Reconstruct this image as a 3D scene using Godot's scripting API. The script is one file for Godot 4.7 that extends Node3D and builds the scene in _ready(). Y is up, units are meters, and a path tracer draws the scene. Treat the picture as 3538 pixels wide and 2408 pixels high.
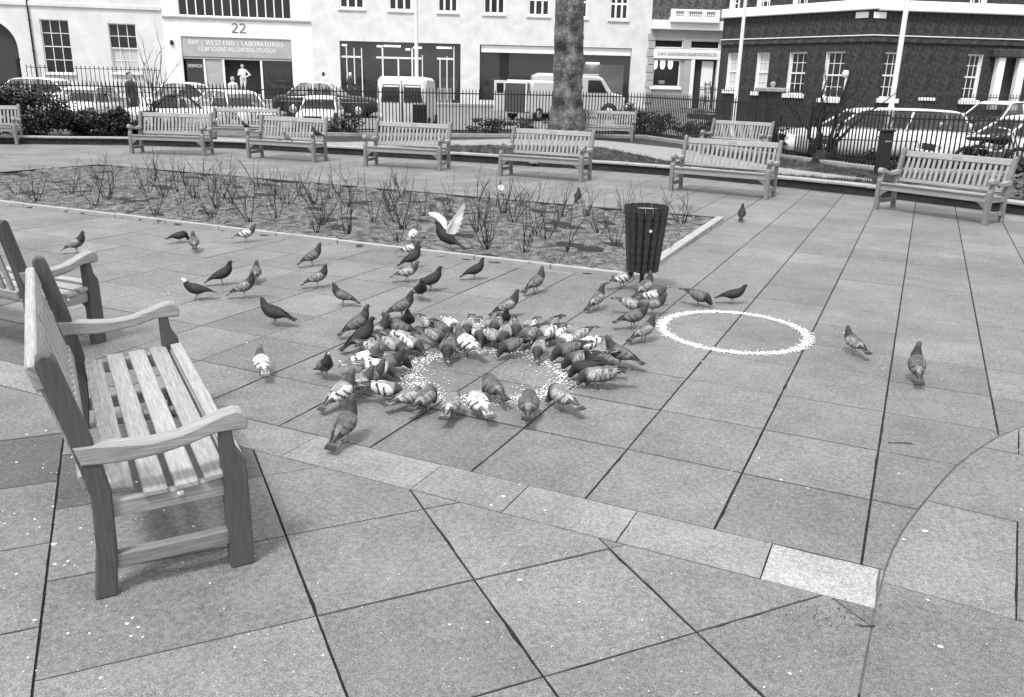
extends Node3D
# A paved garden square on a grey day: benches, a bare rose bed, pigeons round two rings of crumbs,
# railings, parked cars and the houses across the street. Units are metres, y is up.

const PW := 3538.0
const PH := 2408.0
const FL := 2916.64
const EYE := 1.87
var cam_basis := Basis(Vector3.RIGHT, deg_to_rad(-17.702)) * Basis(Vector3.BACK, deg_to_rad(1.399))
var names := {}
var mats := {}
var T := {}
var rng := RandomNumberGenerator.new()

# ---------- pixels of the photograph to places on the ground, on a level or on a facade ----------
func ray(px: float, py: float) -> Vector3:
	return cam_basis * Vector3(px - PW / 2, -(py - PH / 2), -FL)
func gp(px: float, py: float, y := 0.0) -> Vector3:
	var d := ray(px, py)
	var t := (y - EYE) / d.y
	return Vector3(d.x * t, y, d.z * t)
func atz(px: float, py: float, z: float) -> Vector3:
	var d := ray(px, py)
	var t := z / d.z
	return Vector3(d.x * t, EYE + d.y * t, z)
func fp(fc: Dictionary, px: float, py: float) -> Vector2:
	var d := ray(px, py)
	var o: Vector3 = fc.o
	var n: Vector3 = fc.n
	var t: float = (o - Vector3(0, EYE, 0)).dot(n) / d.dot(n)
	var p := Vector3(0, EYE, 0) + d * t
	return Vector2((p - o).dot(fc.u), p.y - o.y)
func fr(fc: Dictionary, x0: float, y0: float, x1: float, y1: float) -> Rect2:
	var a := fp(fc, x0, (y0 + y1) / 2)
	var b := fp(fc, x1, (y0 + y1) / 2)
	var c := fp(fc, (x0 + x1) / 2, y0)
	var d := fp(fc, (x0 + x1) / 2, y1)
	return Rect2(a.x, d.y, b.x - a.x, c.y - d.y)

# ---------- names and marks ----------
func numbered(n: String) -> String:
	if not names.has(n):
		names[n] = 0
		return n
	names[n] += 1
	return "%s_%03d" % [n, names[n]]
func tag(o: Node, label: String, category: String, group := "", kind := "") -> void:
	if label != "": o.set_meta("label", label)
	if category != "": o.set_meta("category", category)
	if group != "": o.set_meta("group", group)
	if kind != "": o.set_meta("kind", kind)
func thing(called: String, label: String, category: String, at := Vector3.ZERO, turn := 0.0, group := "") -> Node3D:
	var o := Node3D.new()
	o.name = numbered(called)
	add_child(o)
	o.position = at
	o.rotation.y = turn
	tag(o, label, category, group)
	return o
func inst(called: String, mesh: Mesh, m: Material, parent: Node, at := Vector3.ZERO) -> MeshInstance3D:
	var o := MeshInstance3D.new()
	o.mesh = mesh
	o.material_override = m
	o.position = at
	if parent == self:
		o.name = numbered(called)
		add_child(o)
	else:
		o.name = called
		parent.add_child(o, true)
	return o
func done(st: SurfaceTool) -> ArrayMesh:
	st.generate_normals()
	return st.commit()
func put(called: String, st: SurfaceTool, m: Material, parent: Node = self, at := Vector3.ZERO) -> MeshInstance3D:
	return inst(called, done(st), m, parent, at)
func copy(o: Node3D, label: String, at: Vector3, turn: float) -> Node3D:
	var c: Node3D = o.duplicate()
	var n := String(o.name)
	c.name = numbered(n)
	add_child(c)
	c.position = at
	c.rotation.y = turn
	if label != "": c.set_meta("label", label)
	return c

# ---------- mesh building ----------
var uv_ax := -1
var uv_off := Vector2.ZERO
func begin(smooth := false) -> SurfaceTool:
	var st := SurfaceTool.new()
	st.begin(Mesh.PRIMITIVE_TRIANGLES)
	st.set_smooth_group(1 if smooth else -1)
	return st
func vtx(st: SurfaceTool, p: Vector3) -> void:
	if uv_ax >= 0:
		var a := (uv_ax + 1) % 3
		var b := (uv_ax + 2) % 3
		st.set_uv(Vector2(p[uv_ax] * 0.55 + uv_off.x, (p[a] + p[b] * 0.83) * 6.5 + uv_off.y))
	st.add_vertex(p)
func tri(st: SurfaceTool, a: Vector3, b: Vector3, c: Vector3, out: Vector3) -> void:
	if (b - a).cross(c - a).dot(out) > 0:
		vtx(st, a); vtx(st, c); vtx(st, b)
	else:
		vtx(st, a); vtx(st, b); vtx(st, c)
func quad(st: SurfaceTool, a: Vector3, b: Vector3, c: Vector3, d: Vector3, out: Vector3) -> void:
	tri(st, a, b, c, out)
	tri(st, a, c, d, out)
func box(st: SurfaceTool, c: Vector3, s: Vector3, bev := 0.0, bs := Basis()) -> void:
	var h := s / 2
	if bev <= 0.0:
		for ax in 3:
			for sg in [-1.0, 1.0]:
				var p := []
				for q in [[-1, -1], [1, -1], [1, 1], [-1, 1]]:
					var v := Vector3.ZERO
					v[ax] = h[ax] * sg
					v[(ax + 1) % 3] = h[(ax + 1) % 3] * q[0]
					v[(ax + 2) % 3] = h[(ax + 2) % 3] * q[1]
					p.append(c + bs * v)
				var n := Vector3.ZERO
				n[ax] = sg
				quad(st, p[0], p[1], p[2], p[3], bs * n)
		return
	var P := func(ax: int, sx: float, sy: float, sz: float) -> Vector3:
		var v := Vector3(sx * h.x, sy * h.y, sz * h.z)
		var sgn := Vector3(sx, sy, sz)
		for k in 3:
			if k != ax: v[k] -= sgn[k] * bev
		return c + bs * v
	for ax in 3:
		var a1 := (ax + 1) % 3
		var a2 := (ax + 2) % 3
		for sg in [-1.0, 1.0]:
			var p := []
			for q in [[-1.0, -1.0], [1.0, -1.0], [1.0, 1.0], [-1.0, 1.0]]:
				var s3 := Vector3.ZERO
				s3[ax] = sg; s3[a1] = q[0]; s3[a2] = q[1]
				p.append(P.call(ax, s3.x, s3.y, s3.z))
			var n := Vector3.ZERO
			n[ax] = sg
			quad(st, p[0], p[1], p[2], p[3], bs * n)
			for sg2 in [-1.0, 1.0]:      # the edge between face ax/sg and face a1/sg2
				var e0 := Vector3.ZERO
				e0[ax] = sg; e0[a1] = sg2; e0[a2] = -1.0
				var e1 := e0
				e1[a2] = 1.0
				var n2 := Vector3.ZERO
				n2[ax] = sg; n2[a1] = sg2
				quad(st, P.call(ax, e0.x, e0.y, e0.z), P.call(ax, e1.x, e1.y, e1.z), P.call(a1, e1.x, e1.y, e1.z), P.call(a1, e0.x, e0.y, e0.z), bs * n2)
	for sx in [-1.0, 1.0]:
		for sy in [-1.0, 1.0]:
			for sz in [-1.0, 1.0]:
				tri(st, P.call(0, sx, sy, sz), P.call(1, sx, sy, sz), P.call(2, sx, sy, sz), bs * Vector3(sx, sy, sz))
func bar(st: SurfaceTool, a: Vector3, b: Vector3, w: float, t: float, bev := 0.0) -> void:
	var d := b - a
	var x := d.normalized()
	var up := Vector3.UP if absf(x.y) < 0.95 else Vector3.BACK
	var z := x.cross(up).normalized()
	box(st, (a + b) / 2, Vector3(d.length(), t, w), bev, Basis(x, z.cross(x), z))
func tube(st: SurfaceTool, pts: Array, rad: Array, sides := 6, cap := true) -> void:
	var rings := []
	var t0: Vector3 = (pts[1] - pts[0]).normalized()
	var nrm := t0.cross(Vector3.UP if absf(t0.y) < 0.9 else Vector3.RIGHT).normalized()
	for i in pts.size():
		var t: Vector3
		if i == 0: t = pts[1] - pts[0]
		elif i == pts.size() - 1: t = pts[i] - pts[i - 1]
		else: t = pts[i + 1] - pts[i - 1]
		t = t.normalized()
		nrm = (nrm - t * nrm.dot(t)).normalized()
		var bn := t.cross(nrm)
		var r := []
		for k in sides:
			var an := TAU * k / sides
			r.append(pts[i] + (nrm * cos(an) + bn * sin(an)) * rad[i])
		rings.append(r)
	for i in pts.size() - 1:
		for k in sides:
			var k2 := (k + 1) % sides
			var cen: Vector3 = (rings[i][k] + rings[i + 1][k2]) / 2 - (pts[i] + pts[i + 1]) / 2
			quad(st, rings[i][k], rings[i][k2], rings[i + 1][k2], rings[i + 1][k], cen)
	if cap:
		for e in [0, pts.size() - 1]:
			var o: Vector3 = pts[e] - pts[1 if e == 0 else e - 1]
			for k in range(1, sides - 1): tri(st, rings[e][0], rings[e][k], rings[e][k + 1], o)
func lathe(st: SurfaceTool, prof: Array, seg := 16, c := Vector3.ZERO, bs := Basis()) -> void:
	for i in prof.size() - 1:
		var p: Vector2 = prof[i]
		var q: Vector2 = prof[i + 1]
		for k in seg:
			var a := TAU * k / seg
			var b := TAU * (k + 1) / seg
			var v := [Vector3(p.x * cos(a), p.y, p.x * sin(a)), Vector3(p.x * cos(b), p.y, p.x * sin(b)), Vector3(q.x * cos(b), q.y, q.x * sin(b)), Vector3(q.x * cos(a), q.y, q.x * sin(a))]
			var d := q - p
			var m := (a + b) / 2
			var out := bs * Vector3(cos(m) * d.y, -d.x, sin(m) * d.y)
			if p.x > 0.00001: tri(st, c + bs * v[0], c + bs * v[1], c + bs * v[2], out)
			if q.x > 0.00001: tri(st, c + bs * v[0], c + bs * v[2], c + bs * v[3], out)
# outline in the plane (A, B), thickness t along N, edges rounded by bev
func extrude(st: SurfaceTool, poly: PackedVector2Array, t: float, bev := 0.0, o := Vector3.ZERO, bs := Basis()) -> void:
	if Geometry2D.is_polygon_clockwise(poly):
		poly = poly.duplicate()
		poly.reverse()
	var n := poly.size()
	var ins := PackedVector2Array()
	for i in n:
		var a := poly[(i + n - 1) % n]
		var b := poly[i]
		var c := poly[(i + 1) % n]
		var n1 := (b - a).normalized().orthogonal()
		var n2 := (c - b).normalized().orthogonal()
		var m := (n1 + n2)
		m = m / maxf(0.4, m.length_squared() / 2.0) if m.length() > 0.01 else n1
		# inward is the left side of a counter-clockwise outline
		var cand := b + m * bev
		if bev > 0.0 and not Geometry2D.is_point_in_polygon(b + m.normalized() * minf(bev, 0.004), poly): cand = b - m * bev
		ins.append(cand)
	var ix := Geometry2D.triangulate_polygon(ins)
	for sg in [-1.0, 1.0]:
		for k in range(0, ix.size(), 3):
			var v := []
			for j in 3:
				var q := ins[ix[k + j]]
				v.append(o + bs * Vector3(q.x, q.y, sg * t / 2))
			tri(st, v[0], v[1], v[2], bs * Vector3(0, 0, sg))
	for i in n:
		var j := (i + 1) % n
		var a := poly[i]
		var b := poly[j]
		var nn := Vector2(b.y - a.y, a.x - b.x)
		var o3 := bs * Vector3(nn.x, nn.y, 0)
		var h := t / 2 - bev
		quad(st, o + bs * Vector3(a.x, a.y, -h), o + bs * Vector3(b.x, b.y, -h), o + bs * Vector3(b.x, b.y, h), o + bs * Vector3(a.x, a.y, h), o3)
		if bev > 0.0:
			for sg in [-1.0, 1.0]:
				quad(st, o + bs * Vector3(a.x, a.y, sg * h), o + bs * Vector3(b.x, b.y, sg * h), o + bs * Vector3(ins[j].x, ins[j].y, sg * t / 2), o + bs * Vector3(ins[i].x, ins[i].y, sg * t / 2), o3 + bs * Vector3(0, 0, sg * o3.length()))
func loft(st: SurfaceTool, rings: Array, cap0 := true, cap1 := true) -> void:
	var n: int = rings[0].size()
	var cen := []
	for r in rings:
		var c := Vector3.ZERO
		for p in r: c += p
		cen.append(c / n)
	for i in rings.size() - 1:
		for k in n:
			var k2 := (k + 1) % n
			var m: Vector3 = (rings[i][k] + rings[i][k2] + rings[i + 1][k] + rings[i + 1][k2]) / 4 - (cen[i] + cen[i + 1]) / 2
			quad(st, rings[i][k], rings[i][k2], rings[i + 1][k2], rings[i + 1][k], m)
	for e in ([0] if cap0 else []) + ([rings.size() - 1] if cap1 else []):
		var out: Vector3 = cen[e] - cen[1 if e == 0 else e - 1]
		for k in n: tri(st, cen[e], rings[e][k], rings[e][(k + 1) % n], out)
func poly_sheet(st: SurfaceTool, pts: PackedVector2Array, y: float) -> void:
	var ix := Geometry2D.triangulate_polygon(pts)
	for k in range(0, ix.size(), 3):
		tri(st, Vector3(pts[ix[k]].x, y, pts[ix[k]].y), Vector3(pts[ix[k + 1]].x, y, pts[ix[k + 1]].y), Vector3(pts[ix[k + 2]].x, y, pts[ix[k + 2]].y), Vector3.UP)

# ---------- textures and materials (all neutral greys) ----------
# layers: [frequency, octaves, weight, stretch]
func tex(key: String, size: int, sd: int, layers: Array, grain: float, lo: float, hi: float, bump := 0.0) -> void:
	var acc := PackedFloat32Array()
	acc.resize(size * size)
	var wsum := 0.0
	for l in layers:
		var fn := FastNoiseLite.new()
		fn.noise_type = FastNoiseLite.TYPE_SIMPLEX_SMOOTH
		fn.seed = sd + int(l[0] * 1000)
		fn.frequency = l[0]
		fn.fractal_octaves = l[1]
		var im: Image
		if l[3] > 1:
			im = fn.get_seamless_image(size / int(l[3]), size)
			im.resize(size, size, Image.INTERPOLATE_CUBIC)
		else:
			im = fn.get_seamless_image(size, size)
		im.convert(Image.FORMAT_L8)
		var d := im.get_data()
		var w: float = l[2] / 255.0
		for i in acc.size(): acc[i] += d[i] * w
		wsum += l[2]
	var r := RandomNumberGenerator.new()
	r.seed = sd
	var out := PackedByteArray()
	out.resize(size * size)
	for i in acc.size():
		var v := (acc[i] / wsum - 0.5) * 1.6 + 0.5 + (r.randf() + r.randf() - 1.0) * grain
		out[i] = int(clampf(lerpf(lo, hi, v), 0.0, 1.0) * 255.0)
	var img := Image.create_from_data(size, size, false, Image.FORMAT_L8, out)
	if bump > 0.0:
		var nm := img.duplicate() as Image
		nm.convert(Image.FORMAT_RGBA8)
		nm.bump_map_to_normal_map(bump)
		T[key + "_n"] = ImageTexture.create_from_image(nm)
	T[key] = ImageTexture.create_from_image(img)
func grey(g: float) -> Color:
	return Color(g, g, g).linear_to_srgb()
func mat(key: String, g: float, rough := 0.8, t := "", scale := 1.0, mode := "tri", nscale := 0.0, metal := 0.0) -> StandardMaterial3D:
	if mats.has(key): return mats[key]
	var m := StandardMaterial3D.new()
	m.albedo_color = grey(g)
	m.roughness = rough
	m.metallic = metal
	if t != "":
		m.albedo_texture = T[t]
		if mode == "tri" or mode == "world":
			m.uv1_triplanar = true
			m.uv1_world_triplanar = mode == "world"
			m.uv1_scale = Vector3.ONE * scale
		else:
			m.uv1_scale = Vector3.ONE * scale
		if nscale > 0.0 and T.has(t + "_n"):
			m.normal_enabled = true
			m.normal_texture = T[t + "_n"]
			m.normal_scale = nscale
	mats[key] = m
	return m
func glow(key: String, e: float) -> StandardMaterial3D:
	if mats.has(key): return mats[key]
	var m := StandardMaterial3D.new()
	m.albedo_color = Color(0.9, 0.9, 0.9)
	m.emission_enabled = true
	m.emission = Color(1, 1, 1)
	m.emission_energy_multiplier = e
	mats[key] = m
	return m
func make_textures() -> void:
	tex("concrete", 2048, 11, [[0.0022, 3, 0.5, 1], [0.012, 3, 0.35, 1], [0.07, 3, 0.8, 1], [0.25, 2, 0.9, 1]], 0.55, 0.56, 1.0, 1.2)
	tex("wood", 1024, 23, [[0.012, 3, 0.45, 8], [0.07, 2, 0.9, 16], [0.2, 1, 1.0, 32], [0.012, 4, 0.7, 1]], 0.28, 0.56, 1.06, 1.4)
	tex("soil", 512, 37, [[0.012, 4, 1.0, 1], [0.08, 3, 1.2, 1]], 0.7, 0.15, 1.1, 6.0)
	tex("bark", 512, 41, [[0.006, 2, 1.4, 1], [0.03, 4, 1.0, 1]], 0.12, 0.15, 1.1, 3.0)
	tex("brick", 512, 53, [[0.008, 3, 0.8, 1], [0.06, 2, 0.8, 4], [0.25, 1, 0.8, 1]], 0.5, 0.2, 1.05, 1.0)
	tex("stucco", 512, 61, [[0.006, 3, 1.0, 1], [0.05, 3, 0.4, 1]], 0.16, 0.92, 1.0, 0.6)
	tex("leaf", 256, 71, [[0.05, 2, 1.0, 1]], 0.2, 0.4, 1.0)
	tex("grass", 512, 83, [[0.01, 3, 1.0, 1], [0.09, 3, 1.0, 1]], 0.6, 0.3, 1.0, 3.0)
	tex("iron", 256, 97, [[0.04, 3, 1.0, 1]], 0.15, 0.6, 1.0)
	for k in 7:
		mat("slab%d" % k, [0.24, 0.265, 0.215, 0.25, 0.28, 0.225, 0.258][k], 0.9, "concrete", 0.19, "world", 0.5)
	mat("strip0", 0.31, 0.9, "concrete", 0.21, "world", 0.5)
	mat("strip1", 0.335, 0.9, "concrete", 0.21, "world", 0.5)
	mat("strip_pale", 0.47, 0.9, "concrete", 0.21, "world", 0.4)
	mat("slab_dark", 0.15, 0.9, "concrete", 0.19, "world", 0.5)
	mat("mortar", 0.13, 0.95, "concrete", 0.5, "world")
	mat("joint", 0.018, 1.0, "soil", 2.0, "world")
	for k in 3:
		mat("wood%d" % k, [0.46, 0.40, 0.27][k], 0.75, "wood", 1.0, "uv", 0.4)
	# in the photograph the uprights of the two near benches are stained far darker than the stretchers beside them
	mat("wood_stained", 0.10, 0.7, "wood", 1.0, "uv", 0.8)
	mat("ladder_wood", 0.06, 0.7, "wood", 1.0, "uv", 0.8)
	mat("wood_end", 0.20, 0.8, "wood", 1.0, "uv", 0.8)
	mat("brass", 0.25, 0.45)
	mat("soil", 0.33, 1.0, "soil", 0.9, "world", 1.0)
	mat("clod", 0.16, 1.0, "soil", 4.0)
	mat("stem", 0.045, 0.8, "bark", 3.0)
	mat("crumb", 0.62, 0.9)
	mat("dropping", 0.62, 0.8)
	mat("bin", 0.045, 0.32, "iron", 2.0)
	mat("bin_in", 0.35, 0.6, "iron", 2.0)
	mat("iron", 0.02, 0.5, "iron", 1.5)
	mat("coping", 0.48, 0.9, "concrete", 0.6, "world", 0.5)
	mat("kerb_brick", 0.05, 0.9, "brick", 0.7, "world", 0.6)
	mat("edging", 0.5, 0.9, "concrete", 0.8, "world", 0.6)
	mat("edge_dark", 0.04, 0.8, "bark", 1.0)
	mat("grass", 0.17, 1.0, "grass", 0.5, "world", 1.0)
	mat("earth", 0.10, 1.0, "soil", 0.6, "world", 1.0)
	mat("path", 0.40, 1.0, "concrete", 0.5, "world", 0.6)
	mat("road", 0.30, 0.9, "concrete", 0.3, "world", 0.5)
	mat("footway", 0.5, 0.9, "concrete", 0.3, "world", 0.5)
	mat("leaf_dark", 0.013, 0.55, "leaf", 3.0)
	mat("leaf_mid", 0.07, 0.6, "leaf", 3.0)
	mat("trunk", 0.21, 0.95, "bark", 0.6, "tri", 1.0)
	mat("trunk_dark", 0.03, 0.9, "bark", 2.0)
	mat("stucco", 0.70, 0.9, "stucco", 0.25, "tri", 0.4)
	mat("white_wall", 0.86, 0.85, "stucco", 0.25, "tri", 0.3)
	mat("stone", 0.71, 0.9, "stucco", 0.3, "tri", 0.5)
	mat("render", 0.42, 0.9, "stucco", 0.3, "tri", 0.5)
	mat("brick_dark", 0.085, 0.9, "brick", 0.9, "tri", 0.7)
	mat("brick_mid", 0.24, 0.9, "brick", 0.9, "tri", 0.7)
	mat("band", 0.12, 0.9, "brick", 0.7, "tri", 0.5)
	mat("paint_white", 0.82, 0.5)
	mat("paint_cream", 0.7, 0.5)
	mat("fascia", 0.42, 0.6, "stucco", 0.5)
	mat("door_dark", 0.035, 0.5)
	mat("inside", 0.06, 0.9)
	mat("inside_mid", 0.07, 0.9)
	mat("letters", 0.1, 0.6)
	mat("letters_white", 0.86, 0.6)
	var g := mat("glass_dark", 0.02, 0.08)
	g.metallic_specular = 0.5
	var p := mat("pane", 0.08, 0.03)
	p.transparency = BaseMaterial3D.TRANSPARENCY_ALPHA
	p.albedo_color = Color(0.25, 0.25, 0.25, 0.25)
	var cg := mat("car_glass", 0.1, 0.03)
	cg.transparency = BaseMaterial3D.TRANSPARENCY_ALPHA
	cg.albedo_color = Color(0.2, 0.2, 0.2, 0.35)
	mat("blind", 0.5, 0.9)
	mat("car_white", 0.70, 0.3)
	mat("car_cream", 0.6, 0.3)
	mat("car_grey", 0.42, 0.35)
	mat("car_black", 0.015, 0.18)
	mat("soft_top", 0.03, 0.8)
	mat("tyre", 0.02, 0.85)
	mat("chrome", 0.7, 0.15, "", 1.0, "tri", 0.0, 1.0)
	mat("lamp_glass", 0.7, 0.15)
	mat("pole", 0.62, 0.6)
	var pg := mat("feather", 1.0, 0.75)
	pg.vertex_color_use_as_albedo = true
	pg.albedo_color = Color(1, 1, 1)
	var cl := mat("cloth", 1.0, 0.9)
	cl.vertex_color_use_as_albedo = true
	cl.albedo_color = Color(1, 1, 1)

func _ready() -> void:
	# camera, sky, sun, exposure
	var cam := Camera3D.new()
	cam.name = "camera"
	cam.transform = Transform3D(cam_basis, Vector3(0, EYE, 0))
	cam.fov = rad_to_deg(2.0 * atan(PH / 2 / FL))
	cam.near = 0.05
	cam.far = 400.0
	add_child(cam)
	cam.current = true
	var env := Environment.new()
	var sky := Sky.new()
	var sm := ProceduralSkyMaterial.new()
	sm.sky_top_color = Color(1.0, 1.0, 1.0)
	sm.sky_horizon_color = Color(0.72, 0.72, 0.72)
	sm.ground_horizon_color = Color(0.6, 0.6, 0.6)
	sm.ground_bottom_color = Color(0.4, 0.4, 0.4)
	sm.sky_curve = 0.35
	sm.sun_angle_max = 1.0
	sky.sky_material = sm
	env.background_mode = Environment.BG_SKY
	env.sky = sky
	env.background_energy_multiplier = 0.72
	env.tonemap_mode = Environment.TONE_MAPPER_LINEAR
	env.tonemap_exposure = 2.52
	env.sdfgi_enabled = true
	env.ssao_enabled = true
	env.ssil_enabled = true
	var we := WorldEnvironment.new()
	we.name = "world_environment"
	we.environment = env
	add_child(we)
	var sun := DirectionalLight3D.new()
	sun.name = "sun"
	sun.light_energy = 0.5
	sun.light_angular_distance = 11.0
	sun.shadow_enabled = true
	sun.rotation_degrees = Vector3(-60, -28, 0)
	add_child(sun)
	rng.seed = 4242
	make_textures()
	print("textures ", Time.get_ticks_msec())
	make_ground()
	make_paving()
	make_bed()
	make_terrace()
	print("ground ", Time.get_ticks_msec())
	make_buildings()
	print("buildings ", Time.get_ticks_msec())
	make_fences()
	make_plants()
	print("plants ", Time.get_ticks_msec())
	make_benches()
	make_bin()
	make_vehicles()
	make_street_things()
	print("objects ", Time.get_ticks_msec())
	make_people()
	print("people ", Time.get_ticks_msec())
	make_pigeons()
	make_litter()
	print("done ", Time.get_ticks_msec())

# ---------- the ground ----------
var nA := Vector2(cos(deg_to_rad(25.05)), sin(deg_to_rad(25.05)))
var nB := Vector2(cos(deg_to_rad(115.05)), sin(deg_to_rad(115.05)))
var nD := Vector2(cos(deg_to_rad(-24.83)), sin(deg_to_rad(-24.83)))
var nC := Vector2(cos(deg_to_rad(65.17)), sin(deg_to_rad(65.17)))
func g2(px: float, py: float) -> Vector2:
	var p := gp(px, py)
	return Vector2(p.x, p.z)
func ab(a: float, b: float) -> Vector2:
	return nA * a + nB * b
func structure(called: String) -> Node3D:
	var o := Node3D.new()
	o.name = numbered(called)
	add_child(o)
	o.set_meta("kind", "structure")
	return o
func street_y(z: float) -> float:
	return clampf((-z - 31.0) / 23.0, 0.0, 1.0) * 0.28
func make_ground() -> void:
	var st := begin()
	quad(st, Vector3(-150, -0.6, 60), Vector3(150, -0.6, 60), Vector3(150, -0.6, -200), Vector3(-150, -0.6, -200), Vector3.UP)
	tag(put("ground", st, mats.earth), "", "", "", "structure")
	# the street beyond the railings climbs a little towards the houses
	st = begin(true)
	var zs := [-17.0, -31.0, -36.0, -42.0, -48.0, -51.8]
	for i in zs.size() - 1:
		quad(st, Vector3(-70, street_y(zs[i]) - 0.02, zs[i]), Vector3(70, street_y(zs[i]) - 0.02, zs[i]), Vector3(70, street_y(zs[i + 1]) - 0.02, zs[i + 1]), Vector3(-70, street_y(zs[i + 1]) - 0.02, zs[i + 1]), Vector3.UP)
	quad(st, Vector3(-70, 0.26, -51.8), Vector3(70, 0.26, -51.8), Vector3(70, 0.26, -80), Vector3(-70, 0.26, -80), Vector3.UP)
	tag(put("road", st, mats.road), "", "", "", "structure")

var slab_polys := []
func add_slab(poly: PackedVector2Array, gap: float, m: String, keep: PackedVector2Array, cut: Array) -> void:
	var list := [poly]
	if keep.size() > 0: list = Geometry2D.intersect_polygons(poly, keep)
	for c in cut:
		var nx := []
		for p in list: nx.append_array(Geometry2D.clip_polygons(p, c))
		list = nx
	for p in list:
		for q in Geometry2D.offset_polygon(p, -gap / 2, Geometry2D.JOIN_MITER):
			var ar := 0.0
			for i in q.size(): ar += q[i].cross(q[(i + 1) % q.size()])
			if (q[0] as Vector2).length() < 6.5 and absf(ar) > 0.02: q = worn(q)
			if absf(ar) < 0.0006 or Geometry2D.is_polygon_clockwise(q): continue
			var c := Vector2.ZERO
			for v in q: c += v
			slab_polys.append({p = q, m = m, c = c / q.size(), a = absf(ar) / 2})
# small chips along the edges of the nearer slabs
func worn(q: PackedVector2Array) -> PackedVector2Array:
	var out := PackedVector2Array()
	for i in q.size():
		var a := q[i]
		var b := q[(i + 1) % q.size()]
		var L := a.distance_to(b)
		var n := clampi(int(L / 0.075), 1, 9)
		var inw := (b - a).normalized().orthogonal()
		if Geometry2D.is_point_in_polygon((a + b) / 2 - inw * 0.01, q): inw = -inw
		for k in n:
			var f := (k + (rng.randf_range(-0.3, 0.3) if k > 0 else 0.0)) / n
			out.append(a.lerp(b, f) + (inw * (absf(rng.randfn()) * 0.0009 + (0.004 if rng.randf() < 0.03 else 0.0)) if k > 0 else Vector2.ZERO))
	return out
func slab_mesh(st: SurfaceTool, q: PackedVector2Array, y: float) -> void:
	var top := Geometry2D.offset_polygon(q, -0.0035, Geometry2D.JOIN_MITER)
	if top.size() != 1 or top[0].size() != q.size():
		poly_sheet(st, q, y)
		top = [q]
	else:
		poly_sheet(st, top[0], y)
	var n := q.size()
	var t: PackedVector2Array = top[0]
	# line the bevel up with the nearest corner of the outline
	var s := 0
	for i in n:
		if t[i].distance_to(q[0]) < t[s].distance_to(q[0]): s = i
	for i in n:
		var j := (i + 1) % n
		var a := q[i]; var b := q[j]
		var a2 := t[(i + s) % n]; var b2 := t[(j + s) % n]
		var o := Vector3((a + b).x / 2 - (a2 + b2).x / 2, 0.002, (a + b).y / 2 - (a2 + b2).y / 2)
		quad(st, Vector3(a2.x, y, a2.y), Vector3(b2.x, y, b2.y), Vector3(b.x, y - 0.0035, b.y), Vector3(a.x, y - 0.0035, a.y), o)
		quad(st, Vector3(a.x, y - 0.0035, a.y), Vector3(b.x, y - 0.0035, b.y), Vector3(b.x, y - 0.03, b.y), Vector3(a.x, y - 0.03, a.y), o)
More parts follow.
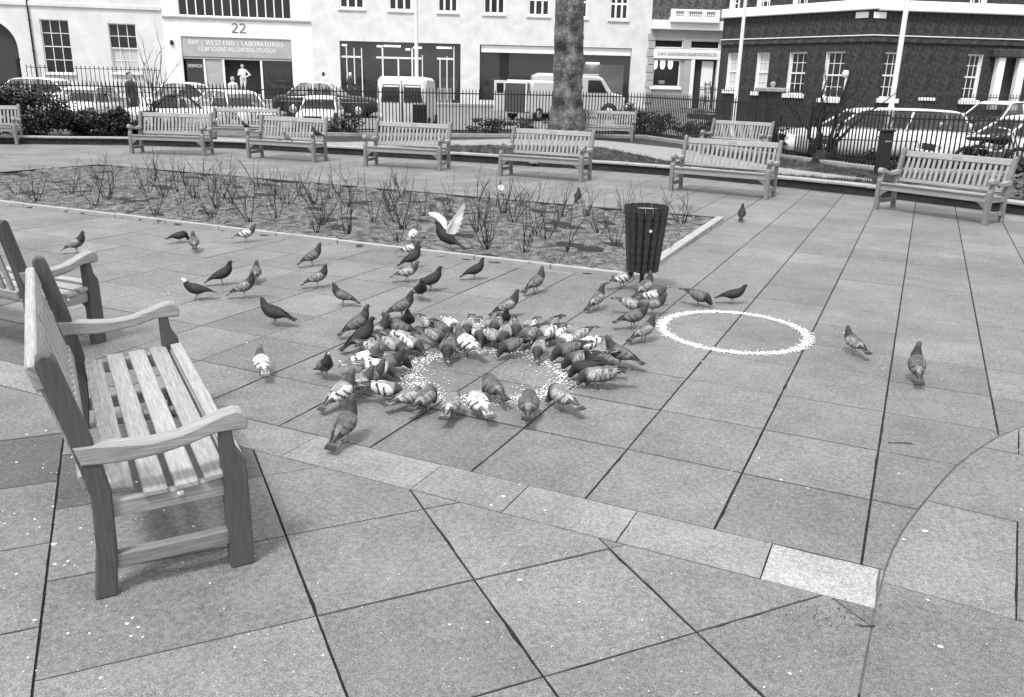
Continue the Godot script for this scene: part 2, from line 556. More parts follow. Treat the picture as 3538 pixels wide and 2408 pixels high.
func make_paving() -> void:
	var pave := structure("pavement")
	# worn bedding between the slabs
	var st := begin()
	quad(st, Vector3(-45, -0.0055, 14), Vector3(40, -0.0055, 14), Vector3(40, -0.0055, -26), Vector3(-45, -0.0055, -26), Vector3.UP)
	put("bedding", st, mats.joint, pave)
	var far := 60.0
	var arc := PackedVector2Array()
	for p in [[2971, 2394], [3003, 2215], [3025, 2094], [3057, 1975], [3083, 1905], [3110, 1850], [3140, 1806], [3171, 1764], [3235, 1686], [3305, 1610], [3352, 1572], [3400, 1540], [3440, 1515], [3538, 1472], [3760, 1400]]:
		arc.append(g2(p[0], p[1]))
	var east := arc.duplicate()
	east.append(arc[arc.size() - 1] + Vector2(20, -4))
	east.append(Vector2(24, 14))
	east.append(arc[0] + (arc[0] - arc[1]).normalized() * 6)
	var bed := PackedVector2Array([ab(1.2 * nA.x - 8.26 * nA.y, -7.903), ab(1.2 * nA.x - 8.26 * nA.y, -12.376), ab(-14.8, -12.376), ab(-30, -7.903)])
	bed = bed_outline()
	var none := PackedVector2Array()
	var tones := ["slab0", "slab1", "slab2", "slab3", "slab4", "slab5", "slab6", "slab0", "slab3"]
	# the square field of slabs round the rose bed
	for i in range(-40, 22):
		for j in range(0, 33):
			var a0 := 0.030 + i * 0.6068
			var b1 := -3.383 - j * 0.6342
			var sq := PackedVector2Array([ab(a0, b1), ab(a0 + 0.6068, b1), ab(a0 + 0.6068, b1 - 0.6342), ab(a0, b1 - 0.6342)])
			var c := (sq[0] + sq[2]) / 2
			if c.y < -24.5 or absf(c.x) > 4.5 - c.y * 0.72: continue
			add_slab(sq, 0.0105, tones[(rng.randi() % 9)], none, [east, bed])
	# one course of pale stones along its edge
	var js := [-9.0, -6.9, -4.6]
	var strip_px := [[968.6, 1578], [1416.7, 1691.2], [1730.9, 1771.5], [2129, 1871.6], [2625.6, 2000.8], [3025, 2094.5]]
	for p in strip_px: js.append(g2(p[0], p[1]).dot(nA))
	js.append(js[js.size() - 1] + 0.5)
	for k in js.size() - 1:
		var sq := PackedVector2Array([ab(js[k], -3.078), ab(js[k + 1], -3.078), ab(js[k + 1], -3.383), ab(js[k], -3.383)])
		add_slab(sq, 0.005, "strip_pale" if k == 7 else ["strip0", "strip1"][k % 2], none, [east])
	# the slabs laid askew in the foreground
	var south := PackedVector2Array([ab(-30, -3.078), ab(30, -3.078), ab(30, 20), ab(-30, 20)])
	var dl := [-0.425, 0.477, 1.092, 1.704, 2.317, 2.93, 3.54, 4.15, 4.76, 5.37]
	for i in dl.size() - 1:
		for j in range(-4, 8):
			var c1: float = -2.050 + 0.609 * j
			if j == 0: c1 = -2.050
			var sq := PackedVector2Array([nD * dl[i] + nC * c1, nD * dl[i + 1] + nC * c1, nD * dl[i + 1] + nC * (c1 - 0.6104), nD * dl[i] + nC * (c1 - 0.6104)])
			add_slab(sq, 0.009, tones[(rng.randi() % 9)], south, [east])
	for i in range(1, 12):     # broken bond to the left
		for j in range(-12, 8):
			var d1 := -0.425 - (i - 1) * 0.61
			var c1 := -2.36 + 0.609 * j + (0.3 if i % 2 == 0 else 0.0)
			var sq := PackedVector2Array([nD * d1 + nC * c1, nD * (d1 - 0.61) + nC * c1, nD * (d1 - 0.61) + nC * (c1 - 0.609), nD * d1 + nC * (c1 - 0.609)])
			if sq[0].length() > 14.0: continue
			add_slab(sq, 0.009, tones[(rng.randi() % 9)], south, [east])
	for j in range(5, 13):   # the same courses run on beyond the near bench
		var c1 := -2.050 - 0.609 * j
		var sq := PackedVector2Array([nD * -0.425 + nC * c1, nD * 0.477 + nC * c1, nD * 0.477 + nC * (c1 - 0.609), nD * -0.425 + nC * (c1 - 0.609)])
		add_slab(sq, 0.009, tones[(rng.randi() % 9)], south, [east])
	# the slabs outside the curve
	var e0 := g2(3066, 2015)
	var ex := (g2(3506, 2139) - e0).normalized()
	var ey := ex.orthogonal()
	if ey.y > 0: ey = -ey
	var xj := (g2(3512, 2060) - e0).dot(ex)
	var rj := absf((g2(3238, 1737) - e0).dot(ey))
	for i in range(-3, 9):
		for j in range(-4, 10):
			var o := e0 + ex * (xj + i * 1.4 + (0.7 if j % 2 else 0.0)) + ey * (j * rj)
			var sq := PackedVector2Array([o, o + ex * 1.4, o + ex * 1.4 + ey * rj, o + ey * rj])
			if o.length() > 14.0: continue
			add_slab(sq, 0.006, tones[(rng.randi() % 9)], east, [])
	# the curve itself is pointed with mortar
	for k in arc.size() - 1:
		st = begin()
		bar(st, Vector3(arc[k].x, -0.0068, arc[k].y), Vector3(arc[k + 1].x, -0.0068, arc[k + 1].y), 0.05, 0.006)
		put("mortar_joint", st, mats.mortar, pave)
	# the slabs that show largest are pieces of their own, the rest is one part
	for s in slab_polys:
		var c: Vector2 = s.c
		var v: float = s.a / maxf(0.5, c.length()) / maxf(0.5, c.length()) / maxf(0.5, c.length())
		var inframe: bool = c.y < -1.9 and absf(c.x) < 0.4 - c.y * 0.66
		s.v = v if inframe else v * 0.001
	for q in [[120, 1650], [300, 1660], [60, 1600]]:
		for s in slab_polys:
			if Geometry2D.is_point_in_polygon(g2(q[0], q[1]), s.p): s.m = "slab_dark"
	slab_polys.sort_custom(func(x, y): return x.v > y.v)
	var rest := {}
	for k in slab_polys.size():
		var s: Dictionary = slab_polys[k]
		var y := rng.randf_range(-0.0022, 0.0018)
		if k < 300:
			st = begin()
			slab_mesh(st, s.p, y)
			put("paving_slab", st, mats[s.m], pave)
		else:
			if not rest.has(s.m): rest[s.m] = begin()
			slab_mesh(rest[s.m], s.p, y)
	for m in rest:
		var o := put("far_paving_slabs", rest[m], mats[m], pave)
		o.set_meta("kind", "stuff")

# ---------- the rose bed ----------
func bed_outline() -> PackedVector2Array:
	return PackedVector2Array([g2(2190, 962), g2(2487, 758), g2(341, 572), g2(14, 598.6) + (g2(14, 598.6) - g2(341, 572)).normalized() * 1.5, g2(14, 704.9) + (g2(14, 704.9) - g2(1200, 844.7)).normalized() * 4.0])
func bed_y(x: float, z: float) -> float:
	return 0.012 + 0.018 * sin(x * 3.1 + z * 1.7) * sin(z * 2.3 - x) + 0.012 * sin(x * 9.0) * sin(z * 8.0 + 1.0)
func make_bed() -> void:
	var bed := structure("rose_bed")
	var ol := bed_outline()
	var st := begin(true)
	# a lumpy sheet of earth
	var fn := FastNoiseLite.new()
	fn.seed = 5
	fn.frequency = 2.2
	fn.fractal_octaves = 4
	var h := 0.14
	var cells := {}
	for i in range(-105, 26):
		for j in range(-140, -50):
			var a := Vector2(i * h, j * h)
			var q := PackedVector2Array([a, a + Vector2(h, 0), a + Vector2(h, h), a + Vector2(0, h)])
			if not Geometry2D.is_point_in_polygon(a + Vector2(h, h) / 2, ol): continue
			var v := []
			for p in q: v.append(Vector3(p.x, bed_y(p.x, p.y) + fn.get_noise_2d(p.x, p.y) * 0.05, p.y))
			quad(st, v[0], v[1], v[2], v[3], Vector3.UP)
	put("soil", st, mats.soil, bed)
	# stone edging
	for k in [0, 1, 2, 4]:
		var a := ol[k]
		var b := ol[(k + 1) % 5]
		var L := a.distance_to(b)
		var n := int(ceil(L / 0.95))
		var w: float = [0.11, 0.05, 0.05, 0.05, 0.065][k]
		var hh: float = [0.045, 0.028, 0.028, 0.05, 0.05][k]
		for i in n:
			var p := a.lerp(b, (i + 0.006) / n)
			var q := a.lerp(b, (i + 0.994) / n)
			st = begin()
			bar(st, Vector3(p.x, hh / 2 - 0.03 + rng.randf_range(-0.003, 0.003), p.y), Vector3(q.x, hh / 2 - 0.03 + rng.randf_range(-0.003, 0.003), q.y), w, hh + 0.06, 0.006)
			put("edging_stone", st, mats.edging if k != 1 and k != 2 else mats.edge_dark, bed)
	# clods and small stones
	var mesh := lump(0.5, 5)
	var xf := []
	while xf.size() < 9500:
		var p := Vector2(rng.randf_range(-12, 3.2), rng.randf_range(-18, -8))
		if not Geometry2D.is_point_in_polygon(p, ol): continue
		var s := rng.randf_range(0.006, 0.020) * (1.7 if rng.randf() < 0.06 else 1.0)
		xf.append(Transform3D(Basis.from_euler(Vector3(rng.randf() * 6, rng.randf() * 6, rng.randf() * 6)).scaled(Vector3(s, s * 0.7, s)), Vector3(p.x, bed_y(p.x, p.y) + fn.get_noise_2d(p.x, p.y) * 0.035 + s * 0.15, p.y)))
	var pale := []
	var dark := []
	for x in xf:
		if rng.randf() < 0.30: pale.append(x)
		else: dark.append(x)
	var o := scatter("earth_clods", mesh, mats.clod, dark, bed)
	o.set_meta("kind", "stuff")
	o = scatter("pale_stones", mesh, mats.coping, pale, bed)
	o.set_meta("kind", "stuff")
func lump(r: float, sd: int) -> ArrayMesh:
	var sp := SphereMesh.new()
	sp.radius = r
	sp.height = r * 2
	sp.radial_segments = 6
	sp.rings = 3
	var st := SurfaceTool.new()
	st.create_from(sp, 0)
	var am := st.commit()
	var md := MeshDataTool.new()
	md.create_from_surface(am, 0)
	for i in md.get_vertex_count():
		var v := md.get_vertex(i)
		md.set_vertex(i, v * (1.0 + 0.35 * sin(v.x * 17.0 + sd) * cos(v.y * 13.0 + v.z * 11.0)))
	var out := ArrayMesh.new()
	md.commit_to_surface(out)
	return out
func scatter(called: String, mesh: Mesh, m: Material, xf: Array, parent: Node) -> MultiMeshInstance3D:
	var mm := MultiMesh.new()
	mm.transform_format = MultiMesh.TRANSFORM_3D
	mm.mesh = mesh
	mm.instance_count = xf.size()
	for i in xf.size(): mm.set_instance_transform(i, xf[i])
	var o := MultiMeshInstance3D.new()
	o.multimesh = mm
	o.material_override = m
	o.name = numbered(called) if parent == self else called
	parent.add_child(o, true)
	return o

# ---------- the low wall behind the benches and the strip of garden up to the railings ----------
var kerb_line := [Vector2(-26, -16.5), Vector2(-17, -20.6), Vector2(-13, -22.0), Vector2(-10.1, -22.55), Vector2(-7.2, -22.3), Vector2(-4.5, -21.4), Vector2(-1.39, -20.3), Vector2(1.85, -19.0), Vector2(3.6, -18.0), Vector2(5.37, -16.5), Vector2(6.9, -15.0), Vector2(8.3, -13.3), Vector2(10.5, -10), Vector2(13, -5)]
var fence_line := [Vector2(-19, -25.0), Vector2(-8, -27.0), Vector2(4.4, -30.3), Vector2(7.5, -22.3), Vector2(8.5, -20.0), Vector2(18, -19.3)]
func make_terrace() -> void:
	var poly := PackedVector2Array()
	for p in kerb_line: poly.append(p)
	poly.append(Vector2(24, -5))
	poly.append(Vector2(24, -19))
	for k in fence_line.size(): poly.append(fence_line[fence_line.size() - 1 - k])
	poly.append(Vector2(-30, -22))
	var st := begin()
	poly_sheet(st, poly, 0.012)
	tag(put("garden_ground", st, mats.grass), "", "", "", "structure")
	# gravel path
	var path := PackedVector2Array()
	for p in [[700, 474], [1150, 494], [1600, 486], [1760, 482], [2078, 487], [2343, 515], [2703, 583], [3012, 622], [3012, 629], [2703, 606], [2303, 558], [2208, 539], [2078, 511], [1700, 503], [1600, 506], [1150, 513], [700, 486]]:
		path.append(g2(p[0], p[1]))
	st = begin()
	poly_sheet(st, path, 0.020)
	tag(put("path", st, mats.path), "", "", "", "structure")
	# dug earth along the railings
	var earth := PackedVector2Array()
	for p in [[1000, 462], [1156, 456], [1580, 452], [1817, 443], [2203, 458], [2330, 470], [2400, 490], [2620, 505], [2720, 522], [2893, 545], [3040, 572], [3060, 600], [2900, 580], [2720, 548], [2420, 512], [2343, 512], [2078, 484], [1760, 478], [1580, 482], [1150, 490], [1000, 484]]:
		earth.append(g2(p[0], p[1]))
	st = begin()
	poly_sheet(st, earth, 0.016)
	tag(put("planting_soil", st, mats.earth), "", "", "", "structure")
	# low wall: a dark brick face under pale coping stones
	var wall := thing("garden_wall", "low dark brick wall with a pale stone coping behind the benches", "wall")
	for k in kerb_line.size() - 1:
		var a: Vector2 = kerb_line[k]
		var b: Vector2 = kerb_line[k + 1]
		var d := (b - a).normalized()
		st = begin()
		bar(st, Vector3(a.x, 0.05, a.y), Vector3(b.x + d.x * 0.05, 0.05, b.y + d.y * 0.05), 0.22, 0.20)
		put("brick_face", st, mats.kerb_brick, wall)
		var n := int(ceil(a.distance_to(b) / 0.8))
		for i in n:
			var p := a.lerp(b, (i + 0.006) / n)
			var q := a.lerp(b, (i + 0.994) / n)
			st = begin()
			bar(st, Vector3(p.x, 0.175 + rng.randf_range(-0.004, 0.004), p.y), Vector3(q.x, 0.175 + rng.randf_range(-0.004, 0.004), q.y), 0.30, 0.045, 0.008)
			put("coping_stone", st, mats.coping, wall)

# ---------- the houses across the street ----------
func facade(o: Vector3, deg: float) -> Dictionary:
	var a := deg_to_rad(deg)
	return {o = o, u = Vector3(cos(a), 0, -sin(a)), n = Vector3(sin(a), 0, cos(a))}
func house(fc: Dictionary, called: String, label: String) -> Node3D:
	var o := thing(called, label, "building", fc.o)
	o.basis = Basis(fc.u, Vector3.UP, fc.n)
	return o
# a wall sheet with reveals, cut round rectangular openings
func wall(parent: Node, r: Rect2, holes: Array, m: Material, reveal := 0.25, z := 0.0, rm: Material = null, called := "wall") -> void:
	var xs := [r.position.x, r.end.x]
	var ys := [r.position.y, r.end.y]
	for h in holes:
		for v in [h.position.x, h.end.x]:
			if v > r.position.x and v < r.end.x: xs.append(v)
		for v in [h.position.y, h.end.y]:
			if v > r.position.y and v < r.end.y: ys.append(v)
	xs.sort()
	ys.sort()
	var st := begin()
	for i in xs.size() - 1:
		for j in ys.size() - 1:
			var c := Vector2((xs[i] + xs[i + 1]) / 2, (ys[j] + ys[j + 1]) / 2)
			var inh := false
			for h in holes:
				if h.has_point(c): inh = true
			if inh or xs[i + 1] - xs[i] < 0.0005 or ys[j + 1] - ys[j] < 0.0005: continue
			quad(st, Vector3(xs[i], ys[j], z), Vector3(xs[i + 1], ys[j], z), Vector3(xs[i + 1], ys[j + 1], z), Vector3(xs[i], ys[j + 1], z), Vector3.BACK)
	put(called, st, m, parent)
	for h in holes:
		st = begin()
		var a: Vector2 = h.position
		var b: Vector2 = h.end
		var zz := z - reveal
		quad(st, Vector3(a.x, a.y, z), Vector3(a.x, b.y, z), Vector3(a.x, b.y, zz), Vector3(a.x, a.y, zz), Vector3.RIGHT)
		quad(st, Vector3(b.x, a.y, z), Vector3(b.x, b.y, z), Vector3(b.x, b.y, zz), Vector3(b.x, a.y, zz), Vector3.LEFT)
		quad(st, Vector3(a.x, b.y, z), Vector3(b.x, b.y, z), Vector3(b.x, b.y, zz), Vector3(a.x, b.y, zz), Vector3.DOWN)
		quad(st, Vector3(a.x, a.y, z), Vector3(b.x, a.y, z), Vector3(b.x, a.y, zz), Vector3(a.x, a.y, zz), Vector3.UP)
		put("reveal", st, rm if rm else m, parent)
	# the body behind the front
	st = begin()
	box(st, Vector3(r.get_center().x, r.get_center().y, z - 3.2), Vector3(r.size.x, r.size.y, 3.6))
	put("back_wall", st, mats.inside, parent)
func slab_on(parent: Node, called: String, r: Rect2, z0: float, z1: float, m: Material, bev := 0.0) -> MeshInstance3D:
	var st := begin()
	box(st, Vector3(r.get_center().x, r.get_center().y, (z0 + z1) / 2), Vector3(r.size.x, r.size.y, z1 - z0), bev)
	return put(called, st, m, parent)
# a window: frame with glazing bars, one pane in every light
func window(parent: Node, r: Rect2, cols: int, rows: int, z: float, fm: Material, gm: Material, fw := 0.06, bw := 0.03, meet := -1.0) -> void:
	var st := begin()
	var a := r.position
	var b := r.end
	box(st, Vector3(a.x + fw / 2, (a.y + b.y) / 2, z), Vector3(fw, r.size.y, 0.06))
	box(st, Vector3(b.x - fw / 2, (a.y + b.y) / 2, z), Vector3(fw, r.size.y, 0.06))
	box(st, Vector3((a.x + b.x) / 2, b.y - fw / 2, z + 0.002), Vector3(r.size.x, fw, 0.06))
	box(st, Vector3((a.x + b.x) / 2, a.y + fw / 2, z + 0.002), Vector3(r.size.x, fw, 0.06))
	for i in range(1, cols):
		box(st, Vector3(lerpf(a.x, b.x, float(i) / cols), (a.y + b.y) / 2, z), Vector3(bw, r.size.y - fw, 0.04))
	for j in range(1, rows):
		box(st, Vector3((a.x + b.x) / 2, lerpf(a.y, b.y, float(j) / rows), z - 0.003), Vector3(r.size.x - fw, bw, 0.04))
	if meet > 0: box(st, Vector3((a.x + b.x) / 2, lerpf(a.y, b.y, meet), z + 0.012), Vector3(r.size.x - fw, fw, 0.06))
	var w := put("window", st, fm, parent)
	for i in cols:
		for j in rows:
			st = begin()
			var s := Vector2(r.size.x / cols, r.size.y / rows)
			box(st, Vector3(a.x + s.x * (i + 0.5), a.y + s.y * (j + 0.5), z - 0.015), Vector3(s.x - 0.004, s.y - 0.004, 0.012), 0.0, Basis(Vector3.UP, rng.randf_range(-0.012, 0.012)) * Basis(Vector3.RIGHT, rng.randf_range(-0.01, 0.01)))
			put("pane", st, gm, w)
func text(parent: Node, called: String, s: String, at: Vector3, width: float, height: float, m: Material, serif := false) -> void:
	var tm := TextMesh.new()
	var f := SystemFont.new()
	f.font_names = PackedStringArray(["Droid Serif" if serif else "Droid Sans"])
	tm.font = f
	tm.text = s
	tm.font_size = 48
	tm.pixel_size = 0.01
	tm.depth = 0.02
	var o := inst(called, tm, m, parent, at)
	var ab := tm.get_aabb()
	if ab.size.x > 0.01: o.scale = Vector3(width / ab.size.x, height / ab.size.y, 1.0)
func rail_row(parent: Node, a: Vector3, b: Vector3, h: float, sp: float, m: Material, r := 0.011, spear := true) -> void:
	var d := b - a
	var L := d.length()
	var n := int(L / sp)
	var st := begin()
	tube(st, [Vector3.ZERO, Vector3(0, h - 0.09, 0)], [r, r], 6, false)
	if spear: tube(st, [Vector3(0, h - 0.10, 0), Vector3(0, h - 0.075, 0), Vector3(0, h, 0)], [r, r * 2.3, 0.001], 6)
	else: tube(st, [Vector3(0, h - 0.09, 0), Vector3(0, h, 0)], [r, r * 0.3], 6)
	var mesh := done(st)
	for i in n + 1:
		inst("picket", mesh, m, parent, a + d * (float(i) / n))
	for hh in [0.12, h - 0.16]:
		st = begin()
		bar(st, a + Vector3(0, hh, 0), b + Vector3(0, hh, 0), 0.012, 0.035)
		put("rail", st, m, parent)

func make_buildings() -> void:
	var M := mats
	# --- A and B stand on one line, C and D on the next, the corner house comes forward on the right
	var pB := gp(959, 344, 0.28)
	var fB := facade(pB, 13.0)
	var left_u := fp(fB, 572, 200).x
	var right_u := fp(fB, 1078, 150).x
	# A: stuccoed house on the far left
	var A := house(fB, "stucco_house", "pale stuccoed house with sash windows and a dark archway")
	var w1 := fr(fB, 148, 68, 246, 252)
	var w2 := fr(fB, 381, 82, 476, 252)
	var arch_r := fp(fB, 60, 150).x
	var arch_t := fp(fB, 20, 66).y
	var arch := Rect2(arch_r - 3.2, -0.1, 3.2, arch_t + 0.1)
	var aw := Rect2(left_u - 46.0, -0.4, 46.0, 13.0)
	var more := []
	for k in 7: more.append(Rect2(arch.position.x - 3.0 - k * 3.6, w1.position.y, w1.size.x, w1.size.y))
	wall(A, aw, [w1, w2, arch] + more, M.stucco, 0.22)
	for w in more: window(A, w, 3, 4, -0.16, M.paint_white, M.glass_dark, 0.05, 0.035, 0.5)
	var st := begin()
	for k in 10:      # the round head of the archway
		var c := Vector2(arch_r - 1.6, arch_t - 1.6)
		var p := c + Vector2(cos(PI / 2 * k / 10), sin(PI / 2 * k / 10)) * 1.6
		var q := c + Vector2(cos(PI / 2 * (k + 1) / 10), sin(PI / 2 * (k + 1) / 10)) * 1.6
		tri(st, Vector3(arch_r, arch_t, -0.002), Vector3(p.x, p.y, -0.002), Vector3(q.x, q.y, -0.002), Vector3.BACK)
		quad(st, Vector3(p.x, p.y, -0.002), Vector3(q.x, q.y, -0.002), Vector3(q.x, q.y, -0.25), Vector3(p.x, p.y, -0.25), Vector3(c.x - p.x, c.y - p.y, 0))
	put("arch_head", st, M.stucco, A)
	slab_on(A, "door", Rect2(arch.position.x, arch.position.y, arch.size.x, arch.size.y), -0.5, -0.4, M.door_dark)
	window(A, w1, 3, 4, -0.16, M.paint_white, M.glass_dark, 0.05, 0.035, 0.5)
	var up2 := Rect2(w2.position.x, w2.position.y + w2.size.y * 0.5, w2.size.x, w2.size.y * 0.5)
	window(A, up2, 3, 2, -0.14, M.paint_white, M.glass_dark, 0.05, 0.035)
	var lo2 := Rect2(w2.position.x, w2.position.y, w2.size.x, w2.size.y * 0.5)
	window(A, lo2, 3, 2, -0.19, M.paint_white, M.blind, 0.05, 0.03)
	for w in [w1, w2]: slab_on(A, "sill", Rect2(w.position.x - 0.08, w.position.y - 0.12, w.size.x + 0.16, 0.12), -0.1, 0.12, M.paint_white, 0.01)
	var bandy := fp(fB, 400, 31).y
	slab_on(A, "string_course", Rect2(aw.position.x, bandy, 46.0, 0.22), -0.05, 0.09, M.stucco, 0.02)
	st = begin(true)
	var dp0 := fp(fB, 84, 20)
	var dp1 := fp(fB, 124, 226)
	tube(st, [Vector3(dp1.x, 0.1, 0.07), Vector3(dp1.x, dp0.y + 4, 0.07)], [0.05, 0.05], 8)
	for k in 5: tube(st, [Vector3(dp1.x, 0.8 + k * 1.7, 0.07), Vector3(dp1.x, 0.9 + k * 1.7, 0.07)], [0.068, 0.068], 8)
	put("drainpipe", st, M.iron, A)
	# B: the white front of number 22
	var B := house(fB, "white_office_building", "white office front numbered 22 above a grey laboratory sign")
	var ribbon := fr(fB, 612, -60, 1004, 60)
	var opening := Rect2(fp(fB, 634, 240).x, 0.0, fp(fB, 1012, 270).x - fp(fB, 634, 240).x, fp(fB, 820, 131).y)
	wall(B, Rect2(left_u, -0.4, right_u - left_u, 13.0), [ribbon, opening], M.white_wall, 0.3)
	window(B, ribbon, 13, 1, -0.12, M.paint_white, M.glass_dark, 0.06, 0.07)
	slab_on(B, "sill", Rect2(left_u + 0.02, ribbon.position.y - 0.16, right_u - left_u - 0.04, 0.13), -0.1, 0.10, M.fascia, 0.02)
	text(B, "number", "22", Vector3(fp(fB, 826, 98).x, fp(fB, 826, 98).y, 0.005), fp(fB, 850, 98).x - fp(fB, 801, 98).x, fp(fB, 826, 81).y - fp(fB, 826, 114).y, M.letters)
	var ox := opening.position.x
	var ow := opening.size.x
	var sy := fp(fB, 820, 199).y
	slab_on(B, "sign_board", Rect2(ox + 0.01, sy, ow - 0.02, opening.end.y - sy - 0.01), -0.26, -0.06, M.fascia, 0.01)
	slab_on(B, "sign_trim", Rect2(ox + 0.01, sy - 0.14, ow - 0.02, 0.13), -0.26, -0.10, M.render, 0.01)
	var tl := fp(fB, 820, 150)
	text(B, "lettering", "RAY | WEST END | LABORATORIES", Vector3(ox + ow * 0.495, tl.y, -0.06), ow * 0.86, 0.36, M.letters_white)
	tl = fp(fB, 820, 172)
	text(B, "lettering", "FILM SOUND RECORDING STUDIOS", Vector3(ox + ow * 0.5, tl.y, -0.06), ow * 0.70, 0.24, M.letters_white)
	var cx := func(px: float) -> float: return fp(fB, px, 270).x
	var d0: float = cx.call(646)
	var d1: float = cx.call(706)
	slab_on(B, "despatch_door", Rect2(d0, 0.02, d1 - d0, sy - 0.2), -0.28, -0.2, M.door_dark)
	text(B, "lettering", "DESPATCH", Vector3((d0 + d1) / 2, sy - 0.55, -0.19), (d1 - d0) * 0.8, 0.18, M.letters_white)
	var p0: float = cx.call(713)
	var p1: float = cx.call(772)
	slab_on(B, "panel", Rect2(p0, 0.02, p1 - p0, sy - 0.18), -0.28, -0.16, M.render)
	for px in [709.5, 775, 905]:
		var x: float = cx.call(px)
		slab_on(B, "post", Rect2(x - 0.06, 0.02, 0.12, sy - 0.17), -0.3, -0.1, M.paint_white)
	st = begin()
	box(st, Vector3((cx.call(778) + ox + ow) / 2, (sy) / 2 - 0.1, -1.2), Vector3(ox + ow - cx.call(778), sy, 0.1))
	put("inner_wall", st, M.inside, B)
	slab_on(B, "loading_step", Rect2(cx.call(780), 0.0, cx.call(900) - cx.call(780), 0.30), -0.9, 0.7, M.render, 0.01)
	slab_on(B, "entrance_pane", Rect2(cx.call(910), 0.05, ox + ow - cx.call(910) - 0.05, sy - 0.22), -0.26, -0.25, M.pane)
	slab_on(B, "lamp", Rect2(fp(fB, 594, 147).x - 0.1, fp(fB, 594, 147).y - 0.14, 0.2, 0.28), 0.0, 0.14, M.iron, 0.05)
	# C: stone fronted block with two wide shop windows
	var oC := Vector3(fB.o) + Vector3(fB.u) * right_u
	var fC := facade(oC, 3.0)
	var endC := fp(fC, 2246, 150).x
	var C := house(fC, "stone_shop_building", "cream stone building with two wide dark shop windows")
	var s1 := Rect2(fp(fC, 1176, 250).x, 0.02, fp(fC, 1591, 250).x - fp(fC, 1176, 250).x, fp(fC, 1380, 147).y)
	var s2 := Rect2(fp(fC, 1657, 250).x, 0.25, fp(fC, 2178, 250).x - fp(fC, 1657, 250).x, fp(fC, 1910, 160).y - 0.25)
	var holes := [s1, s2]
	var ups := []
	for q in [[1171, 1257, 29], [1342, 1423, 36], [1512, 1582, 42], [1671, 1745, 48], [1826, 1900, 54], [1960, 2031, 61], [2108, 2172, 68]]:
		var r := fr(fC, q[0], q[2] - 110, q[1], q[2])
		ups.append(r)
		holes.append(r)
	wall(C, Rect2(0, -0.4, endC, 13.0), holes, M.stone, 0.3)
	for r in ups:
		window(C, r, 3, 2, -0.1, M.paint_white, M.glass_dark, 0.10, 0.12)
		slab_on(C, "sill", Rect2(r.position.x - 0.1, r.position.y - 0.13, r.size.x + 0.2, 0.11), -0.1, 0.08, M.stone, 0.01)
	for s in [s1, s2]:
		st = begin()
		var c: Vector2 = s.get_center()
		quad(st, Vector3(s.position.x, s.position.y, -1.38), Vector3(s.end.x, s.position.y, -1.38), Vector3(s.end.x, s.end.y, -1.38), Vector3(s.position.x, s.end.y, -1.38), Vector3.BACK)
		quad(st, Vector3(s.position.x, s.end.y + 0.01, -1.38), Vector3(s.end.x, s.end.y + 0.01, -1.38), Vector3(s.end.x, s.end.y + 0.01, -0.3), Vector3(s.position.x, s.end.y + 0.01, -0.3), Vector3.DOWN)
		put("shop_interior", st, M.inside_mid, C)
		slab_on(C, "shop_pane", Rect2(s.position.x + 0.02, s.position.y, s.size.x - 0.04, s.size.y - 0.02), -0.25, -0.24, M.pane)
	# frames of the first shop
	st = begin()
	var vx := func(px: float) -> float: return fp(fC, px, 250).x
	for q in [[1198, 158, 345], [1224, 165, 290], [1250, 165, 345], [1322, 165, 345], [1376, 200, 345], [1424, 165, 345], [1459, 190, 345], [1520, 200, 345], [1544, 195, 345], [1568, 160, 345]]:
		var x: float = vx.call(q[0])
		var t := fp(fC, q[0], q[1]).y
		var b := fp(fC, q[0], q[2]).y
		box(st, Vector3(x, (t + maxf(b, 0.05)) / 2, -0.21), Vector3(0.09 if q[0] in [1322, 1376, 1424] else 0.055, t - maxf(b, 0.05), 0.06))
	for q in [[1180, 1246, 195], [1300, 1455, 198], [1510, 1568, 202]]:
		var x0: float = vx.call(q[0])
		var x1: float = vx.call(q[1])
		box(st, Vector3((x0 + x1) / 2, fp(fC, q[0], q[2]).y, -0.205), Vector3(x1 - x0, 0.11, 0.05))
	put("shop_frame", st, M.paint_white, C)
	slab_on(C, "stall_board", Rect2(vx.call(1510), 0.03, vx.call(1560) - vx.call(1510), 0.9), -0.5, -0.32, M.paint_white)
	slab_on(C, "shop_fascia", Rect2(s2.position.x + 0.1, fp(fC, 1910, 186).y, s2.size.x - 0.14, fp(fC, 1910, 162).y - fp(fC, 1910, 186).y), -0.23, -0.12, M.paint_white)
	slab_on(C, "shop_screen", Rect2(vx.call(2010), s2.position.y, vx.call(2162) - vx.call(2010), fp(fC, 2080, 222).y - s2.position.y), -0.9, -0.8, M.render)
	slab_on(C, "plinth", Rect2(s1.end.x + 0.01, -0.1, s2.position.x - s1.end.x - 0.02, 0.5), 0.0, 0.05, M.stone)
	# lit tubes under the shop ceilings
	for q in [[1176, 1193, 154], [1298, 1317, 158], [1322, 1381, 157], [1399, 1414, 169], [1426, 1455, 163], [1507, 1560, 163], [2029, 2076, 217]]:
		var a := fp(fC, q[0], q[2])
		var b := fp(fC, q[1], q[2])
		st = begin(true)
		tube(st, [Vector3(a.x, a.y, -0.7), Vector3(b.x, a.y, -0.7)], [0.055, 0.055], 8)
		put("ceiling_lamp", st, glow("tube", 1.6), C)
		var li := OmniLight3D.new()
		li.name = "lamp_light"
		li.light_energy = 0.06
		li.light_size = 0.3
		li.omni_range = 12.0
		li.omni_attenuation = 2.0
		li.shadow_enabled = true
		li.position = Vector3((a.x + b.x) / 2, a.y - 0.12, -0.7)
		C.add_child(li, true)
